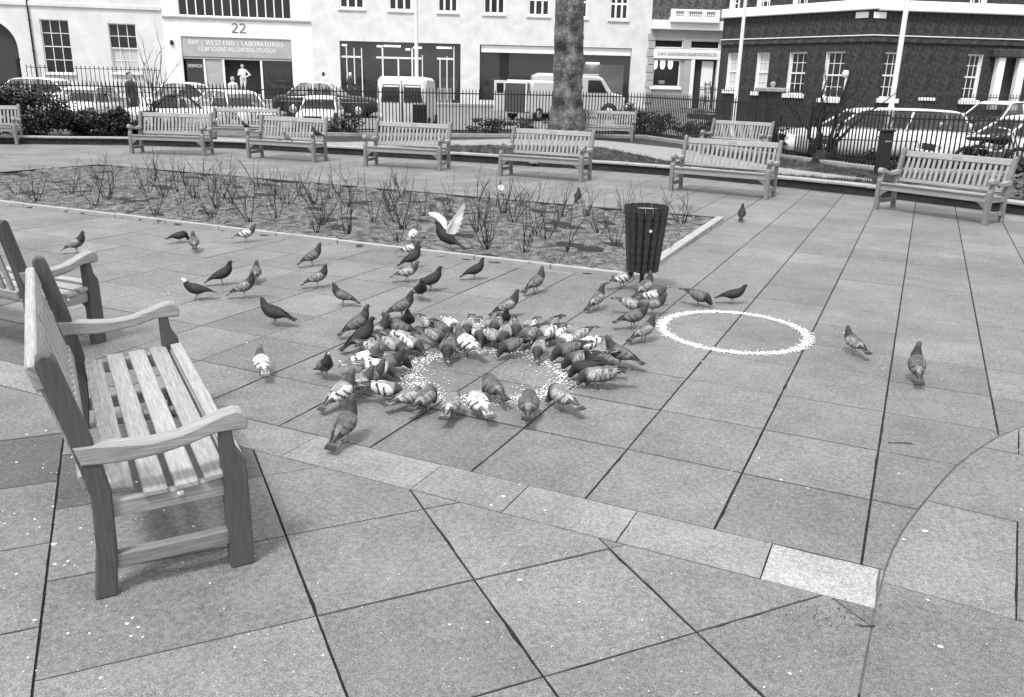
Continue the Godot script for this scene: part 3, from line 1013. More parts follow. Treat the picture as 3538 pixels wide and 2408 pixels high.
	# D: the narrow gramophone shop
	var oD := Vector3(fC.o) + Vector3(fC.u) * endC
	var fD := facade(oD, 3.0)
	var D := house(fD, "narrow_shop_house", "narrow grey shop house with a balustrade and a white lettered fascia")
	var dw := fp(fD, 2560, 150).x
	var dh := []
	for q in [[2261, 137, 2361, 165], [2387, 141, 2487, 169]]: dh.append(fr(fD, q[0], q[1], q[2], q[3]))
	var sw := fr(fD, 2256, 206, 2349, 300)
	var dr := Rect2(fp(fD, 2398, 260).x, 0.02, fp(fD, 2473, 260).x - fp(fD, 2398, 260).x, fp(fD, 2435, 207).y)
	dh.append(sw)
	dh.append(dr)
	var cor := fp(fD, 2370, 104).y
	wall(D, Rect2(0, -0.4, dw, cor + 0.4), dh, M.render, 0.22)
	wall(D, Rect2(0, cor, dw, 8.0), [], M.brick_mid, 0.2, 0.0, null, "upper_wall")
	for k in 2: window(D, dh[k], 1, 1, -0.12, M.paint_white, M.glass_dark, 0.05)
	window(D, sw, 1, 1, -0.1, M.paint_white, M.pane, 0.07)
	slab_on(D, "window_back", Rect2(sw.position.x, sw.position.y, sw.size.x, sw.size.y), -1.2, -1.1, M.inside)
	for q in [2268, 2294, 2321]:
		var p := fp(fD, q, 222)
		st = begin(true)
		lathe(st, [Vector2(0.001, -0.32), Vector2(0.12, -0.25), Vector2(0.17, -0.05), Vector2(0.16, 0.15), Vector2(0.08, 0.3), Vector2(0.001, 0.33)], 12, Vector3(p.x, p.y, -0.4))
		put("shop_globe", st, glow("globe", 1.0), D)
	slab_on(D, "display_box", Rect2(fp(fD, 2281, 284).x, fp(fD, 2281, 290).y, 0.36, 0.22), -0.6, -0.3, M.paint_white, 0.02)
	slab_on(D, "sill", Rect2(sw.position.x - 0.15, sw.position.y - 0.16, sw.size.x + 0.3, 0.14), -0.1, 0.12, M.paint_white, 0.01)
	var fa := fr(fD, 2258, 172, 2488, 204)
	slab_on(D, "fascia", fa, 0.0, 0.14, M.paint_white, 0.01)
	text(D, "lettering", "E.M.G. HANDMADE GRAMOPHONES LTD", Vector3(fa.get_center().x, fa.get_center().y, 0.145), fa.size.x * 0.88, 0.17, M.letters, true)
	slab_on(D, "cornice", Rect2(0.01, cor, dw - 0.02, fp(fD, 2370, 72).y - cor), -0.05, 0.3, M.paint_white, 0.03)
	var by := fp(fD, 2370, 70).y
	var bx0 := fp(fD, 2313, 50).x
	var bx1 := fp(fD, 2481, 50).x
	var bt := fp(fD, 2400, 36).y
	slab_on(D, "balcony_base", Rect2(bx0, by - 0.15, bx1 - bx0, 0.32), -0.02, 0.5, M.paint_white, 0.02)
	slab_on(D, "balcony_rail", Rect2(bx0, bt - 0.12, bx1 - bx0, 0.14), 0.3, 0.5, M.paint_white, 0.02)
	for f in [0.0, 0.29, 0.7, 1.0]: slab_on(D, "pedestal", Rect2(lerpf(bx0, bx1 - 0.3, f), by + 0.17, 0.3, bt - by - 0.28), 0.3, 0.5, M.paint_white)
	st = begin(true)
	var bh := bt - by - 0.3
	lathe(st, [Vector2(0.06, 0), Vector2(0.04, 0.05), Vector2(0.085, bh * 0.35), Vector2(0.035, bh * 0.75), Vector2(0.06, bh)], 8)
	var bm := done(st)
	for k in 19:
		inst("baluster", bm, M.paint_white, D, Vector3(lerpf(bx0 + 0.35, bx1 - 0.3, k / 18.0), by + 0.17, 0.4))
	slab_on(D, "door", Rect2(fp(fD, 2424, 260).x, 0.03, 0.75, dr.size.y - 0.1), -0.19, -0.12, M.paint_white, 0.01)
	slab_on(D, "door_back", dr, -0.30, -0.22, M.door_dark)
	for px in [2390, 2480]: slab_on(D, "pilaster", Rect2(fp(fD, px, 260).x - 0.12, 0.02, 0.24, dr.size.y), 0.0, 0.12, M.paint_white, 0.01)
	slab_on(D, "pilaster", Rect2(fp(fD, 2375, 260).x - 0.25, 0.02, 0.4, dr.size.y), 0.0, 0.08, M.render, 0.01)
	for k in 9: slab_on(D, "quoin", Rect2(-0.16 + (k % 2) * 0.06, 0.3 + k * 0.48, 0.5 - (k % 2) * 0.06, 0.42), 0.0, 0.05, M.render, 0.012)
	# E: the dark brick corner house, two fronts meeting at an obtuse corner
	var pc := atz(2992, 330, -39.0)
	var oE := Vector3(pc.x, 0.1, pc.z)
	var fE := facade(oE, -57.0)       # runs back to the left from the corner
	var fF := facade(oE, 7.0)
	var E := house(fF, "brick_corner_house", "dark brick corner house with white cornice, street plates and tall sash windows")
	var both := [[fE, "left"], [fF, "right"]]
	for q in both:
		var f: Dictionary = q[0]
		var side := Node3D.new()
		side.name = "house_front"
		E.add_child(side, true)
		var wins := []
		var upper := []
		var x0 := 0.0
		var x1 := 0.0
		if q[1] == "left":
			x0 = fp(f, 2503, 200).x - 0.3
			for e in [[2512, 183, 2546, 309], [2612, 182, 2654, 316], [2722, 180, 2781, 324], [2846, 178, 2912, 340]]: wins.append(fr(f, e[0], e[1], e[2], e[3]))
			for e in [[2525, -90, 2560, 44], [2620, -100, 2665, 36], [2745, -100, 2795, 28]]: upper.append(fr(f, e[0], e[1], e[2], e[3]))
		else:
			x1 = 14.0
			for e in [[3048, 180, 3104, 340], [3332, 187, 3384, 345]]: wins.append(fr(f, e[0], e[1], e[2], e[3]))
			for e in [[3360, -110, 3418, 28]]: upper.append(fr(f, e[0], e[1], e[2], e[3]))
		var door := Rect2()
		var hl := wins + upper
		if q[1] == "right":
			door = Rect2(fp(f, 3452, 280).x, -0.1, 1.5, fp(f, 3480, 200).y + 0.1)
			hl.append(door)
		wall(side, Rect2(x0, -0.4, x1 - x0, 13.0), hl, M.brick_dark, 0.24, 0.0, M.paint_white)
		var wn := 0
		for w in wins:
			window(side, w, 3, 4, -0.20, M.paint_cream, M.blind if (q[1] == "left" and wn < 2) else M.glass_dark, 0.07, 0.028, 0.5)
			slab_on(side, "sill", Rect2(w.position.x - 0.12, w.position.y - 0.2, w.size.x + 0.24, 0.19), -0.1, 0.16, M.paint_white, 0.015)
			wn += 1
		for w in upper: window(side, w, 3, 4, -0.16, M.paint_white, M.glass_dark, 0.16, 0.04, 0.5)
		var cy := fp(f, 2800 if q[1] == "left" else 3250, 46 if q[1] == "left" else 44).y
		slab_on(side, "cornice", Rect2(x0 - 0.0, cy, x1 - x0 + (0.10 if q[1] == "left" else 0.0), 0.42), -0.05, 0.22, M.paint_white, 0.03)
		var sc := fp(f, 2800 if q[1] == "left" else 3250, 150 if q[1] == "left" else 152).y
		slab_on(side, "string_course", Rect2(x0, sc, x1 - x0 + (0.04 if q[1] == "left" else 0.0), 0.25), -0.05, 0.07, M.band, 0.02)
		slab_on(side, "string_course_cap", Rect2(x0, sc + 0.253, x1 - x0 + (0.06 if q[1] == "left" else 0.0), 0.045), -0.05, 0.11, M.paint_cream, 0.01)
		if q[1] == "left":
			slab_on(side, "street_plate", fr(f, 2958, 41, 3002, 62), 0.0, 0.03, M.paint_white, 0.005)
		else:
			var pl := fr(f, 3019, 41, 3062, 63)
			slab_on(side, "street_plate", pl, 0.0, 0.03, M.paint_white, 0.005)
			slab_on(side, "door", door, -0.24, -0.18, M.door_dark)
			for px in [3436, 3508]:
				var ux := fp(f, px, 280).x
				slab_on(side, "door_column", Rect2(ux - 0.17, -0.1, 0.34, door.size.y + 0.1), 0.0, 0.3, M.paint_white, 0.03)
			slab_on(side, "door_head", Rect2(door.position.x - 0.7, door.end.y + 0.003, door.size.x + 1.4, 0.35), 0.0, 0.4, M.band, 0.03)
			slab_on(side, "basement_lintel", fr(f, 3172, 337, 3231, 348), 0.0, 0.05, M.paint_white, 0.01)
		# pale patches where the render has come away from the brick
		if q[1] == "left":
			slab_on(side, "lantern_bracket", fr(f, 2940, 250, 2945, 318), 0.4, 0.45, M.paint_white)
			var lp := fp(f, 2942, 257)
			st = begin(true)
			lathe(st, [Vector2(0.001, -0.16), Vector2(0.13, -0.11), Vector2(0.15, 0.05), Vector2(0.1, 0.16), Vector2(0.001, 0.17)], 12, Vector3(lp.x, lp.y, 0.42))
			put("lantern", st, M.paint_white, side)
		for c in side.get_children():
			var keep: Transform3D = c.transform
			side.remove_child(c)
			c.name = String(c.name).rstrip("0123456789")
			E.add_child(c, true)
			c.transform = E.global_transform.affine_inverse() * Transform3D(Basis(f.u, Vector3.UP, f.n), f.o) * keep
		E.remove_child(side)
		side.free()
	# area railings in front of the houses
	var ra := thing("area_railing", "tall spiked iron railing in front of the stuccoed house", "railing", fB.o)
	ra.basis = E.basis if false else Basis(fB.u, Vector3.UP, fB.n)
	var ra0 := fp(fB, 124, 250).x
	slab_on(ra, "plinth", Rect2(ra0 - 0.2, -0.2, left_u - ra0 + 0.3, 0.4), 1.5, 1.8, M.stone, 0.01)
	rail_row(ra, Vector3(ra0, 0.2, 1.65), Vector3(left_u - 0.1, 0.2, 1.65), 1.55, 0.24, M.iron, 0.02)
	st = begin(true)
	lathe(st, [Vector2(0.1, 0.2), Vector2(0.1, 1.9), Vector2(0.16, 2.0), Vector2(0.07, 2.2), Vector2(0.001, 2.6)], 10, Vector3(ra0 - 0.4, 0, 1.65))
	put("newel_post", st, M.iron, ra)
	var rb := thing("house_railing", "iron railing with fine spikes along the flank of the brick house", "railing", oE)
	rb.basis = Basis(fE.u, Vector3.UP, fE.n)
	slab_on(rb, "plinth", Rect2(-8.8, -0.15, 9.0, 0.45), 1.9, 2.2, M.brick_dark, 0.01)
	rail_row(rb, Vector3(-8.6, 0.3, 2.05), Vector3(0.9, 0.3, 2.05), 1.35, 0.15, M.pole if false else M.iron, 0.012)
	var rc := thing("house_railing", "iron railing with fine spikes along the main front of the brick house", "railing", oE)
	rc.basis = Basis(fF.u, Vector3.UP, fF.n)
	slab_on(rc, "plinth", Rect2(1.4, -0.15, 7.0, 0.45), 1.9, 2.2, M.brick_dark, 0.01)
	rail_row(rc, Vector3(1.2, 0.3, 2.05), Vector3(8.4, 0.3, 2.05), 1.35, 0.13, M.iron, 0.012)

# ---------- railings, trees and shrubs ----------
func make_fences() -> void:
	var labels := ["black iron railing with plain pickets behind the dark evergreens", "black iron railing of plain pickets passing behind the plane tree", "black iron railing returning beside the brick gate pier", "short railing length bending past the bare multi-stemmed tree", "black iron railing in front of the white estate car"]
	var tops := [1.44, 1.44, 1.44, 1.33, 1.28]
	for k in fence_line.size() - 1:
		var a: Vector2 = fence_line[k]
		var b: Vector2 = fence_line[k + 1]
		var f := thing("iron_railing", labels[k], "railing", Vector3.ZERO, 0.0, "square railings")
		var st := begin()
		var d := (b - a).normalized()
		bar(st, Vector3(a.x - d.x * 0.1, 0.02, a.y - d.y * 0.1), Vector3(b.x, 0.02, b.y), 0.28, 0.20, 0.01)
		put("plinth", st, mats.coping, f)
		rail_row(f, Vector3(a.x, 0.1, a.y), Vector3(b.x, 0.1, b.y), tops[k], 0.108, mats.iron, 0.0185, false)
	# brick gate pier and a squat post
	var p := gp(2655, 470, 0.0)
	p = atz(2652, 400, -24.3)
	var pier := thing("gate_pier", "dark square brick pier with a pale stone cap by the railings", "pier", Vector3(p.x, 0, -24.3), 0.3)
	var st := begin()
	box(st, Vector3(0, 0.85, 0), Vector3(0.46, 1.7, 0.46), 0.01)
	put("shaft", st, mats.kerb_brick, pier)
	st = begin()
	box(st, Vector3(0, 1.755, 0), Vector3(0.6, 0.11, 0.6), 0.02)
	put("cap", st, mats.coping, pier)
	st = begin(true)
	lathe(st, [Vector2(0.001, 0), Vector2(0.07, 0.0), Vector2(0.04, 0.03), Vector2(0.075, 0.09), Vector2(0.05, 0.15), Vector2(0.001, 0.165)], 12, Vector3(0.06, 1.81, 0))
	put("finial", st, mats.coping, pier)
	p = atz(3064, 460, -19.3)
	var post := thing("letter_post", "squat dark metal post standing against the railings", "post", Vector3(p.x, 0, -19.3), 0.1)
	st = begin()
	box(st, Vector3(0, 0.48, 0), Vector3(0.25, 0.96, 0.22), 0.02)
	put("body", st, mats.iron, post)
	st = begin()
	box(st, Vector3(0, 0.98, 0), Vector3(0.3, 0.05, 0.27), 0.012)
	put("lid", st, mats.iron, post)
	st = begin()
	box(st, Vector3(0, 0.75, 0.112), Vector3(0.14, 0.03, 0.01))
	put("slot", st, mats.bin_in, post)

func branch(st: SurfaceTool, p: Vector3, d: Vector3, r: float, L: float, depth: int, kids: int, wob: float, r_end := 0.4) -> void:
	var pts := [p]
	var rad := [r]
	var n := 4
	var dd := d.normalized()
	for i in n:
		dd = (dd + Vector3(rng.randf_range(-wob, wob), rng.randf_range(-wob * 0.4, wob * 0.7), rng.randf_range(-wob, wob))).normalized()
		pts.append(pts[i] + dd * (L / n))
		rad.append(lerpf(r, r * r_end, (i + 1.0) / n))
	tube(st, pts, rad, 5 if r > 0.012 else 4, depth == 0)
	if depth > 0:
		for k in kids:
			var i := 1 + rng.randi() % n
			var nd := (dd + Vector3(rng.randf_range(-1, 1), rng.randf_range(-0.1, 0.8), rng.randf_range(-1, 1)) * 0.8).normalized()
			branch(st, pts[i], nd, rad[i] * 0.7, L * rng.randf_range(0.4, 0.7), depth - 1, kids, wob, r_end)
		branch(st, pts[n], dd, rad[n], L * 0.55, depth - 1, kids, wob, r_end)
func rose_mesh(sd: int) -> ArrayMesh:
	rng.seed = 900 + sd
	var st := begin()
	uv_ax = -1
	var n := 2 + rng.randi() % 5
	for k in n:
		var a := TAU * k / n + rng.randf_range(-0.6, 0.6)
		var lean := rng.randf_range(0.25, 0.75)
		var d := Vector3(cos(a) * lean, 1, sin(a) * lean)
		branch(st, Vector3(cos(a) * 0.025, -0.03, sin(a) * 0.025), d, rng.randf_range(0.0046, 0.0074), rng.randf_range(0.18, 0.44), 1 + rng.randi() % 2, 1 + rng.randi() % 2, 0.2, 0.6)
	tube(st, [Vector3(0, -0.06, 0), Vector3(0.01, 0.04, 0)], [0.013, 0.011], 6)
	return done(st)
# leaves spread through a rounded, uneven crown
func foliage(st: SurfaceTool, c: Vector3, r: Vector3, n: int, ls: float, sd: int) -> void:
	rng.seed = sd
	var clumps := []
	for k in 26:
		var v := Vector3(rng.randf_range(-1, 1), rng.randf_range(-1, 1), rng.randf_range(-1, 1))
		if v.length() > 1: v = v.normalized() * rng.randf()
		v = v.normalized() * pow(v.length(), 0.5)
		clumps.append([v, rng.randf_range(0.16, 0.34)])
	for k in n:
		var q: Array = clumps[rng.randi() % clumps.size()]
		var o: Vector3 = Vector3(rng.randfn(), rng.randfn(), rng.randfn()) * float(q[1]) * 0.6
		var p: Vector3 = c + (q[0] + o) * r
		if p.y < 0.02: p.y = rng.randf_range(0.02, 0.2)
		var d := Vector3(rng.randf_range(-1, 1), rng.randf_range(-0.4, 1), rng.randf_range(-1, 1)).normalized()
		var s := d.cross(Vector3(rng.randf_range(-1, 1), rng.randf_range(-1, 1), rng.randf_range(-1, 1))).normalized()
		var L := ls * rng.randf_range(0.6, 1.3)
		var a := p - d * L * 0.5
		var b := p + d * L * 0.5
		tri(st, a, p + s * L * 0.28, b, d.cross(s))
		tri(st, a, p - s * L * 0.28, b, -d.cross(s) * -1.0)
func shrub(called: String, label: String, at: Vector3, r: Vector3, n: int, ls: float, m: String, sd: int, group := "shrubs along the railings") -> void:
	var t := thing(called, label, "shrub", at, 0.0, group)
	var st := begin()
	foliage(st, Vector3(0, r.y * 0.95, 0), r, n, ls, sd)
	put("foliage", st, mats[m], t)
	st = begin()
	for k in 7:
		var a := rng.randf() * TAU
		branch(st, Vector3(cos(a) * 0.06, -0.02, sin(a) * 0.06), Vector3(cos(a) * r.x * 0.8, r.y * 1.4, sin(a) * r.z * 0.8), 0.02, r.y * 1.2, 1, 2, 0.15)
	put("stem", st, mats.trunk_dark, t)
func make_plants() -> void:
	# roses in rough rows across the bed
	var ol := bed_outline()
	var inner: PackedVector2Array = Geometry2D.offset_polygon(ol, -0.35)[0]
	var variants := []
	for k in 24: variants.append(rose_mesh(k))
	rng.seed = 77
	var rows := 7
	for i in rows:
		var b := lerpf(-8.35, -11.95, i / (rows - 1.0))
		for j in 30:
			var a := -12.2 + j * 0.56 + (0.28 if i % 2 else 0.0) + rng.randf_range(-0.2, 0.2)
			var p := ab(a, b + rng.randf_range(-0.2, 0.2))
			if not Geometry2D.is_point_in_polygon(p, inner) or rng.randf() < 0.16: continue
			if absf(p.x) > 1.6 - p.y * 0.62: continue
			var o := inst("rose_bush", variants[rng.randi() % 24], mats.stem, self, Vector3(p.x, 0.02, p.y))
			o.rotation.y = rng.randf() * TAU
			o.scale = Vector3.ONE * rng.randf_range(0.75, 1.18)
			tag(o, "leafless pruned rose bush with thin dark stems in the earth bed", "rose bush", "rose bushes in the bed")
	# plane tree: a mottled trunk that leaves the picture, with its limbs above
	rng.seed = 31
	var tp := atz(1952, 446, -28.6)
	var tree := thing("plane_tree", "thick mottled plane tree trunk standing before the railings", "tree", Vector3(tp.x, 0, -28.6))
	var st := begin(true)
	var fn := FastNoiseLite.new()
	fn.seed = 8
	fn.frequency = 0.9
	fn.fractal_octaves = 4
	var rings := []
	for i in 100:
		var y := -0.1 + i * 0.08
		var r := 0.45 + 0.20 * exp(-y * 1.2) - 0.004 * y
		if y > 1.9 and y < 2.7: r += 0.035 * sin((y - 1.9) / 0.8 * PI)
		var ring := []
		for k in 48:
			var a := TAU * k / 48
			var rr := r * (1.0 + 0.17 * fn.get_noise_3d(cos(a) * 1.2, y * 1.1, sin(a) * 1.2) + 0.06 * fn.get_noise_3d(cos(a) * 5.0, y * 5.0, sin(a) * 5.0) + 0.035 * sin(a * 5 + y) * exp(-y))
			ring.append(Vector3(cos(a) * rr + 0.03 * sin(y * 0.9), y, sin(a) * rr))
		rings.append(ring)
	loft(st, rings)
	put("trunk", st, mats.trunk, tree)
	st = begin(true)
	for k in 6:
		var a := TAU * k / 6 + 0.4
		branch(st, Vector3(cos(a) * 0.2, 7.2 + 0.2 * k, sin(a) * 0.2), Vector3(cos(a), 1.0, sin(a)), 0.19, 3.4, 3, 2, 0.22, 0.6)
	put("limb", st, mats.trunk, tree)
	# bare many-stemmed tree on the right
	rng.seed = 102
	var bp := gp(2832, 566, 0.0)
	tree = thing("bare_tree", "bare dark tree with several thin spreading stems beside the path", "tree", bp)
	st = begin(true)
	tube(st, [Vector3(0, -0.1, 0), Vector3(0.02, 0.12, 0), Vector3(0, 0.35, 0)], [0.30, 0.22, 0.16], 9)
	var tips := [[3088, 328], [2805, 330], [2850, 240], [2960, 215], [2745, 370], [2935, 400]]
	for q in tips:
		var e := atz(q[0], q[1], bp.z + rng.randf_range(-0.6, 0.6)) - bp
		var pts := [Vector3(rng.randf_range(-0.1, 0.1), 0.15, rng.randf_range(-0.1, 0.1))]
		var rad := [0.062]
		for i in range(1, 7):
			var f := i / 6.0
			pts.append(pts[0].lerp(e, f) + Vector3(rng.randf_range(-0.05, 0.05), 0.10 * sin(f * PI), rng.randf_range(-0.05, 0.05)))
			rad.append(lerpf(0.058, 0.008, f))
		tube(st, pts, rad, 6)
		for i in range(2, 7):
			for z in 1: branch(st, pts[i], (e.normalized() + Vector3(rng.randf_range(-0.9, 0.9), rng.randf_range(0, 0.9), rng.randf_range(-0.7, 0.7))), rad[i] * 0.55, rng.randf_range(0.25, 0.7), 1, 2, 0.2)
	put("stem", st, mats.trunk_dark, tree)
	# slender sapling behind the first bench
	rng.seed = 55
	var sp := atz(535, 440, -24.4)
	tree = thing("sapling", "slender bare sapling growing behind the garden wall", "tree", Vector3(sp.x, 0, -24.4))
	st = begin(true)
	for q in [[505, 180], [560, 170], [470, 160], [590, 250], [440, 230], [530, 210]]:
		var e := atz(q[0], q[1], -24.4) - Vector3(sp.x, 0, -24.4)
		var pts := []
		var rad := []
		for i in 6:
			var f := i / 5.0
			pts.append(Vector3(e.x * f * f, e.y * f, rng.randf_range(-0.2, 0.2) * f))
			rad.append(lerpf(0.022, 0.006, f))
		tube(st, pts, rad, 5)
		for i in range(2, 6): branch(st, pts[i], Vector3(e.x, e.y, 0).normalized() + Vector3(rng.randf_range(-0.9, 0.9), rng.randf_range(-0.1, 0.6), rng.randf_range(-0.6, 0.6)), 0.008, rng.randf_range(0.3, 0.6), 1, 2, 0.2)
	put("stem", st, mats.trunk_dark, tree)
	# evergreens
	var S := func(px: float, py: float) -> Vector3: return gp(px, py, 0.0)
	shrub("evergreen_shrub", "broad dark evergreen shrub swelling beside the leftmost bench", S.call(110, 474), Vector3(1.25, 0.72, 0.8), 9000, 0.09, "leaf_dark", 1)
	shrub("evergreen_shrub", "low dark evergreen hedge spreading before the small white car", S.call(300, 472), Vector3(1.1, 0.36, 0.6), 5500, 0.08, "leaf_dark", 2)
	shrub("evergreen_shrub", "low dark evergreen hedge beneath the pedestrian in the dark coat", S.call(405, 470), Vector3(0.85, 0.42, 0.6), 4600, 0.08, "leaf_dark", 3)
	shrub("leafy_bush", "ragged leafy bush growing behind the third bench of the row", S.call(1688, 462), Vector3(0.75, 0.30, 0.4), 900, 0.10, "leaf_mid", 4)
	shrub("leafy_bush", "sparse leafy bush growing left of the plane tree", S.call(1800, 455), Vector3(0.5, 0.24, 0.4), 420, 0.10, "leaf_mid", 5)
	shrub("leafy_bush", "tangled bush crowding the foot of the plane tree", S.call(1945, 462), Vector3(0.75, 0.28, 0.35), 1000, 0.10, "leaf_mid", 6)
	shrub("leafy_bush", "tall dark bush rising in front of the grey van", S.call(2185, 462), Vector3(0.8, 0.55, 0.5), 1300, 0.11, "leaf_mid", 7)
	shrub("leafy_bush", "thick bush growing right of the bench by the plane tree", S.call(2275, 475), Vector3(0.8, 0.45, 0.5), 1500, 0.11, "leaf_mid", 8)
	shrub("leafy_bush", "leafy bush growing between the plane tree and the gate pier", S.call(2420, 486), Vector3(0.75, 0.42, 0.5), 1100, 0.11, "leaf_mid", 9)
	shrub("leafy_bush", "dark climbing bush smothering the brick gate pier", S.call(2660, 520), Vector3(0.45, 0.55, 0.4), 1300, 0.09, "leaf_dark", 10)
	shrub("leafy_bush", "small tuft of leaves growing behind the last bench", S.call(3075, 600), Vector3(0.35, 0.16, 0.3), 420, 0.09, "leaf_mid", 11)
	shrub("leafy_bush", "low bush growing in front of the squat dark post", S.call(2990, 580), Vector3(0.5, 0.2, 0.3), 800, 0.08, "leaf_dark", 12)
	shrub("leafy_bush", "bush showing between the posts of the last bench", S.call(3560, 700), Vector3(0.6, 0.4, 0.4), 900, 0.09, "leaf_mid", 13)
	shrub("leafy_bush", "straggling bush growing beside the second bench of the row", S.call(1200, 470), Vector3(0.5, 0.33, 0.4), 600, 0.09, "leaf_mid", 14)
	# rough grass on the garden strip
	rng.seed = 12
	var xf := []
	var st2 := begin()
	for k in 5:
		var a := TAU * k / 5
		tri(st2, Vector3(cos(a) * 0.02 - 0.006, 0, sin(a) * 0.02), Vector3(cos(a) * 0.02 + 0.006, 0, sin(a) * 0.02), Vector3(cos(a) * 0.06, 0.07, sin(a) * 0.06), Vector3.BACK)
	var tuft := done(st2)
	while xf.size() < 9000:
		var p := gp(rng.randf_range(1500, 3400), rng.randf_range(505, 640))
		var inside := p.z > -26 and p.z < kerb_z(p.x) - 0.25
		if not inside or in_path(p): continue
		var s := rng.randf_range(0.6, 1.3)
		xf.append(Transform3D(Basis(Vector3.UP, rng.randf() * TAU).scaled(Vector3(s, s, s)), Vector3(p.x, 0.012, p.z)))
	var gr := scatter("grass", tuft, mats.grass, xf, self)
	tag(gr, "rough winter grass growing between the low wall and the railings", "grass", "", "stuff")
func kerb_z(x: float) -> float:
	for k in kerb_line.size() - 1:
		if x >= kerb_line[k].x and x < kerb_line[k + 1].x:
			return lerpf(kerb_line[k].y, kerb_line[k + 1].y, (x - kerb_line[k].x) / (kerb_line[k + 1].x - kerb_line[k].x))
	return -30.0
var path_poly := PackedVector2Array()
func in_path(p: Vector3) -> bool:
	if path_poly.is_empty():
		for q in [[700, 474], [1150, 494], [1600, 486], [1760, 482], [2078, 487], [2343, 515], [2703, 583], [3012, 622], [3012, 629], [2703, 606], [2303, 558], [2208, 539], [2078, 511], [1700, 503], [1600, 506], [1150, 513], [700, 486]]: path_poly.append(g2(q[0], q[1]))
	return Geometry2D.is_point_in_polygon(Vector2(p.x, p.z), path_poly)

# ---------- garden benches ----------
# local: x along the bench, +z the way a sitter faces, origin on the ground between the front legs
func wood_part(called: String, parent: Node, st: SurfaceTool, m: String) -> void:
	put(called, st, mats[m], parent)
	uv_ax = -1
func begin_wood(ax: int, smooth := false) -> SurfaceTool:
	uv_ax = ax
	uv_off = Vector2(rng.randf(), rng.randf())
	return begin(smooth)
func make_bench(label: String, L := 1.83) -> Node3D:
	var t := thing("garden_bench", label, "bench", Vector3.ZERO, 0.0, "slatted garden benches")
	rng.seed = 600
	var hx := L / 2
	var YZ := Basis(Vector3(0, 0, 1), Vector3(0, 1, 0), Vector3(-1, 0, 0))     # (a, b) -> (z, y), thickness along x
	for sx in [-1.0, 1.0]:
		# front leg: stout below the seat, waisted under the arm
		var st := begin_wood(1)
		var leg := PackedVector2Array([Vector2(-0.045, 0), Vector2(0.045, 0), Vector2(0.047, 0.10), Vector2(0.045, 0.40), Vector2(0.040, 0.46), Vector2(0.010, 0.51), Vector2(0.002, 0.56), Vector2(-0.002, 0.60), Vector2(-0.045, 0.60)])
		extrude(st, leg, 0.068, 0.005, Vector3(sx * (hx - 0.035), 0, 0), YZ)
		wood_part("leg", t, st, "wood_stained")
		# rear leg and back post in one, raked back above the seat
		st = begin_wood(1)
		var post := PackedVector2Array([Vector2(-0.53, 0), Vector2(-0.455, 0), Vector2(-0.435, 0.2), Vector2(-0.43, 0.42), Vector2(-0.475, 0.66), Vector2(-0.545, 0.935), Vector2(-0.558, 0.955), Vector2(-0.585, 0.96), Vector2(-0.605, 0.945), Vector2(-0.61, 0.92), Vector2(-0.545, 0.64), Vector2(-0.50, 0.42), Vector2(-0.505, 0.2)])
		extrude(st, post, 0.062, 0.006, Vector3(sx * (hx - 0.035), 0, 0), YZ)
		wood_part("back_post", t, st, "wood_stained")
		# arm: a shallow S with a rolled front
		st = begin_wood(2)
		var top := [Vector2(-0.535, 0.615), Vector2(-0.460, 0.612), Vector2(-0.380, 0.600), Vector2(-0.280, 0.592), Vector2(-0.180, 0.602), Vector2(-0.100, 0.628), Vector2(-0.030, 0.653), Vector2(0.017, 0.662), Vector2(0.041, 0.654), Vector2(0.058, 0.632), Vector2(0.062, 0.605), Vector2(0.054, 0.582)]
		var bot := [Vector2(0.011, 0.588), Vector2(-0.050, 0.600), Vector2(-0.140, 0.562), Vector2(-0.240, 0.538), Vector2(-0.340, 0.535), Vector2(-0.440, 0.545), Vector2(-0.520, 0.555)]
		bot = [Vector2(0.011, 0.582), Vector2(-0.060, 0.584), Vector2(-0.160, 0.556), Vector2(-0.260, 0.538), Vector2(-0.360, 0.532), Vector2(-0.450, 0.536), Vector2(-0.515, 0.542)]
		extrude(st, PackedVector2Array(top + bot), 0.075, 0.007, Vector3(sx * (hx - 0.035), 0, 0), YZ)
		wood_part("arm", t, st, "wood1")
		# seat bearer between the legs, hollowed on top
		st = begin_wood(2)
		extrude(st, PackedVector2Array([Vector2(-0.46, 0.31), Vector2(-0.03, 0.31), Vector2(-0.03, 0.405), Vector2(-0.12, 0.385), Vector2(-0.25, 0.375), Vector2(-0.38, 0.375), Vector2(-0.46, 0.38)]), 0.04, 0.004, Vector3(sx * (hx - 0.045), 0, 0), YZ)
		wood_part("seat_bearer", t, st, "wood1")
		st = begin_wood(2)
		box(st, Vector3(sx * (hx - 0.035), 0.135, -0.245), Vector3(0.042, 0.06, 0.42), 0.004)
		wood_part("stretcher", t, st, "wood2")
		# bracket under the front rail
		st = begin_wood(0)
		extrude(st, PackedVector2Array([Vector2(0, 0.325), Vector2(-sx * 0.16, 0.325), Vector2(-sx * 0.10, 0.295), Vector2(-sx * 0.03, 0.24), Vector2(0, 0.20)]), 0.03, 0.003, Vector3(sx * (hx - 0.07), 0, 0.005))
		wood_part("bracket", t, st, "wood2")
	# front rail, back rails
	var st := begin_wood(0)
	box(st, Vector3(0, 0.36, 0.008), Vector3(L - 0.14, 0.085, 0.035), 0.004)
	wood_part("front_rail", t, st, "wood1")
	var rk := Vector3(0, 0.275, -0.07).normalized()      # the rake of the back
	var rz := Vector3.RIGHT.cross(rk)
	var rb := Basis(Vector3.RIGHT, rk, rz)
	var back := func(y: float) -> Vector3: return Vector3(0, y, -0.468 - (y - 0.42) * 0.2545 - 0.03)
	st = begin_wood(0)
	box(st, back.call(0.865), Vector3(L - 0.13, 0.10, 0.042), 0.007, rb)
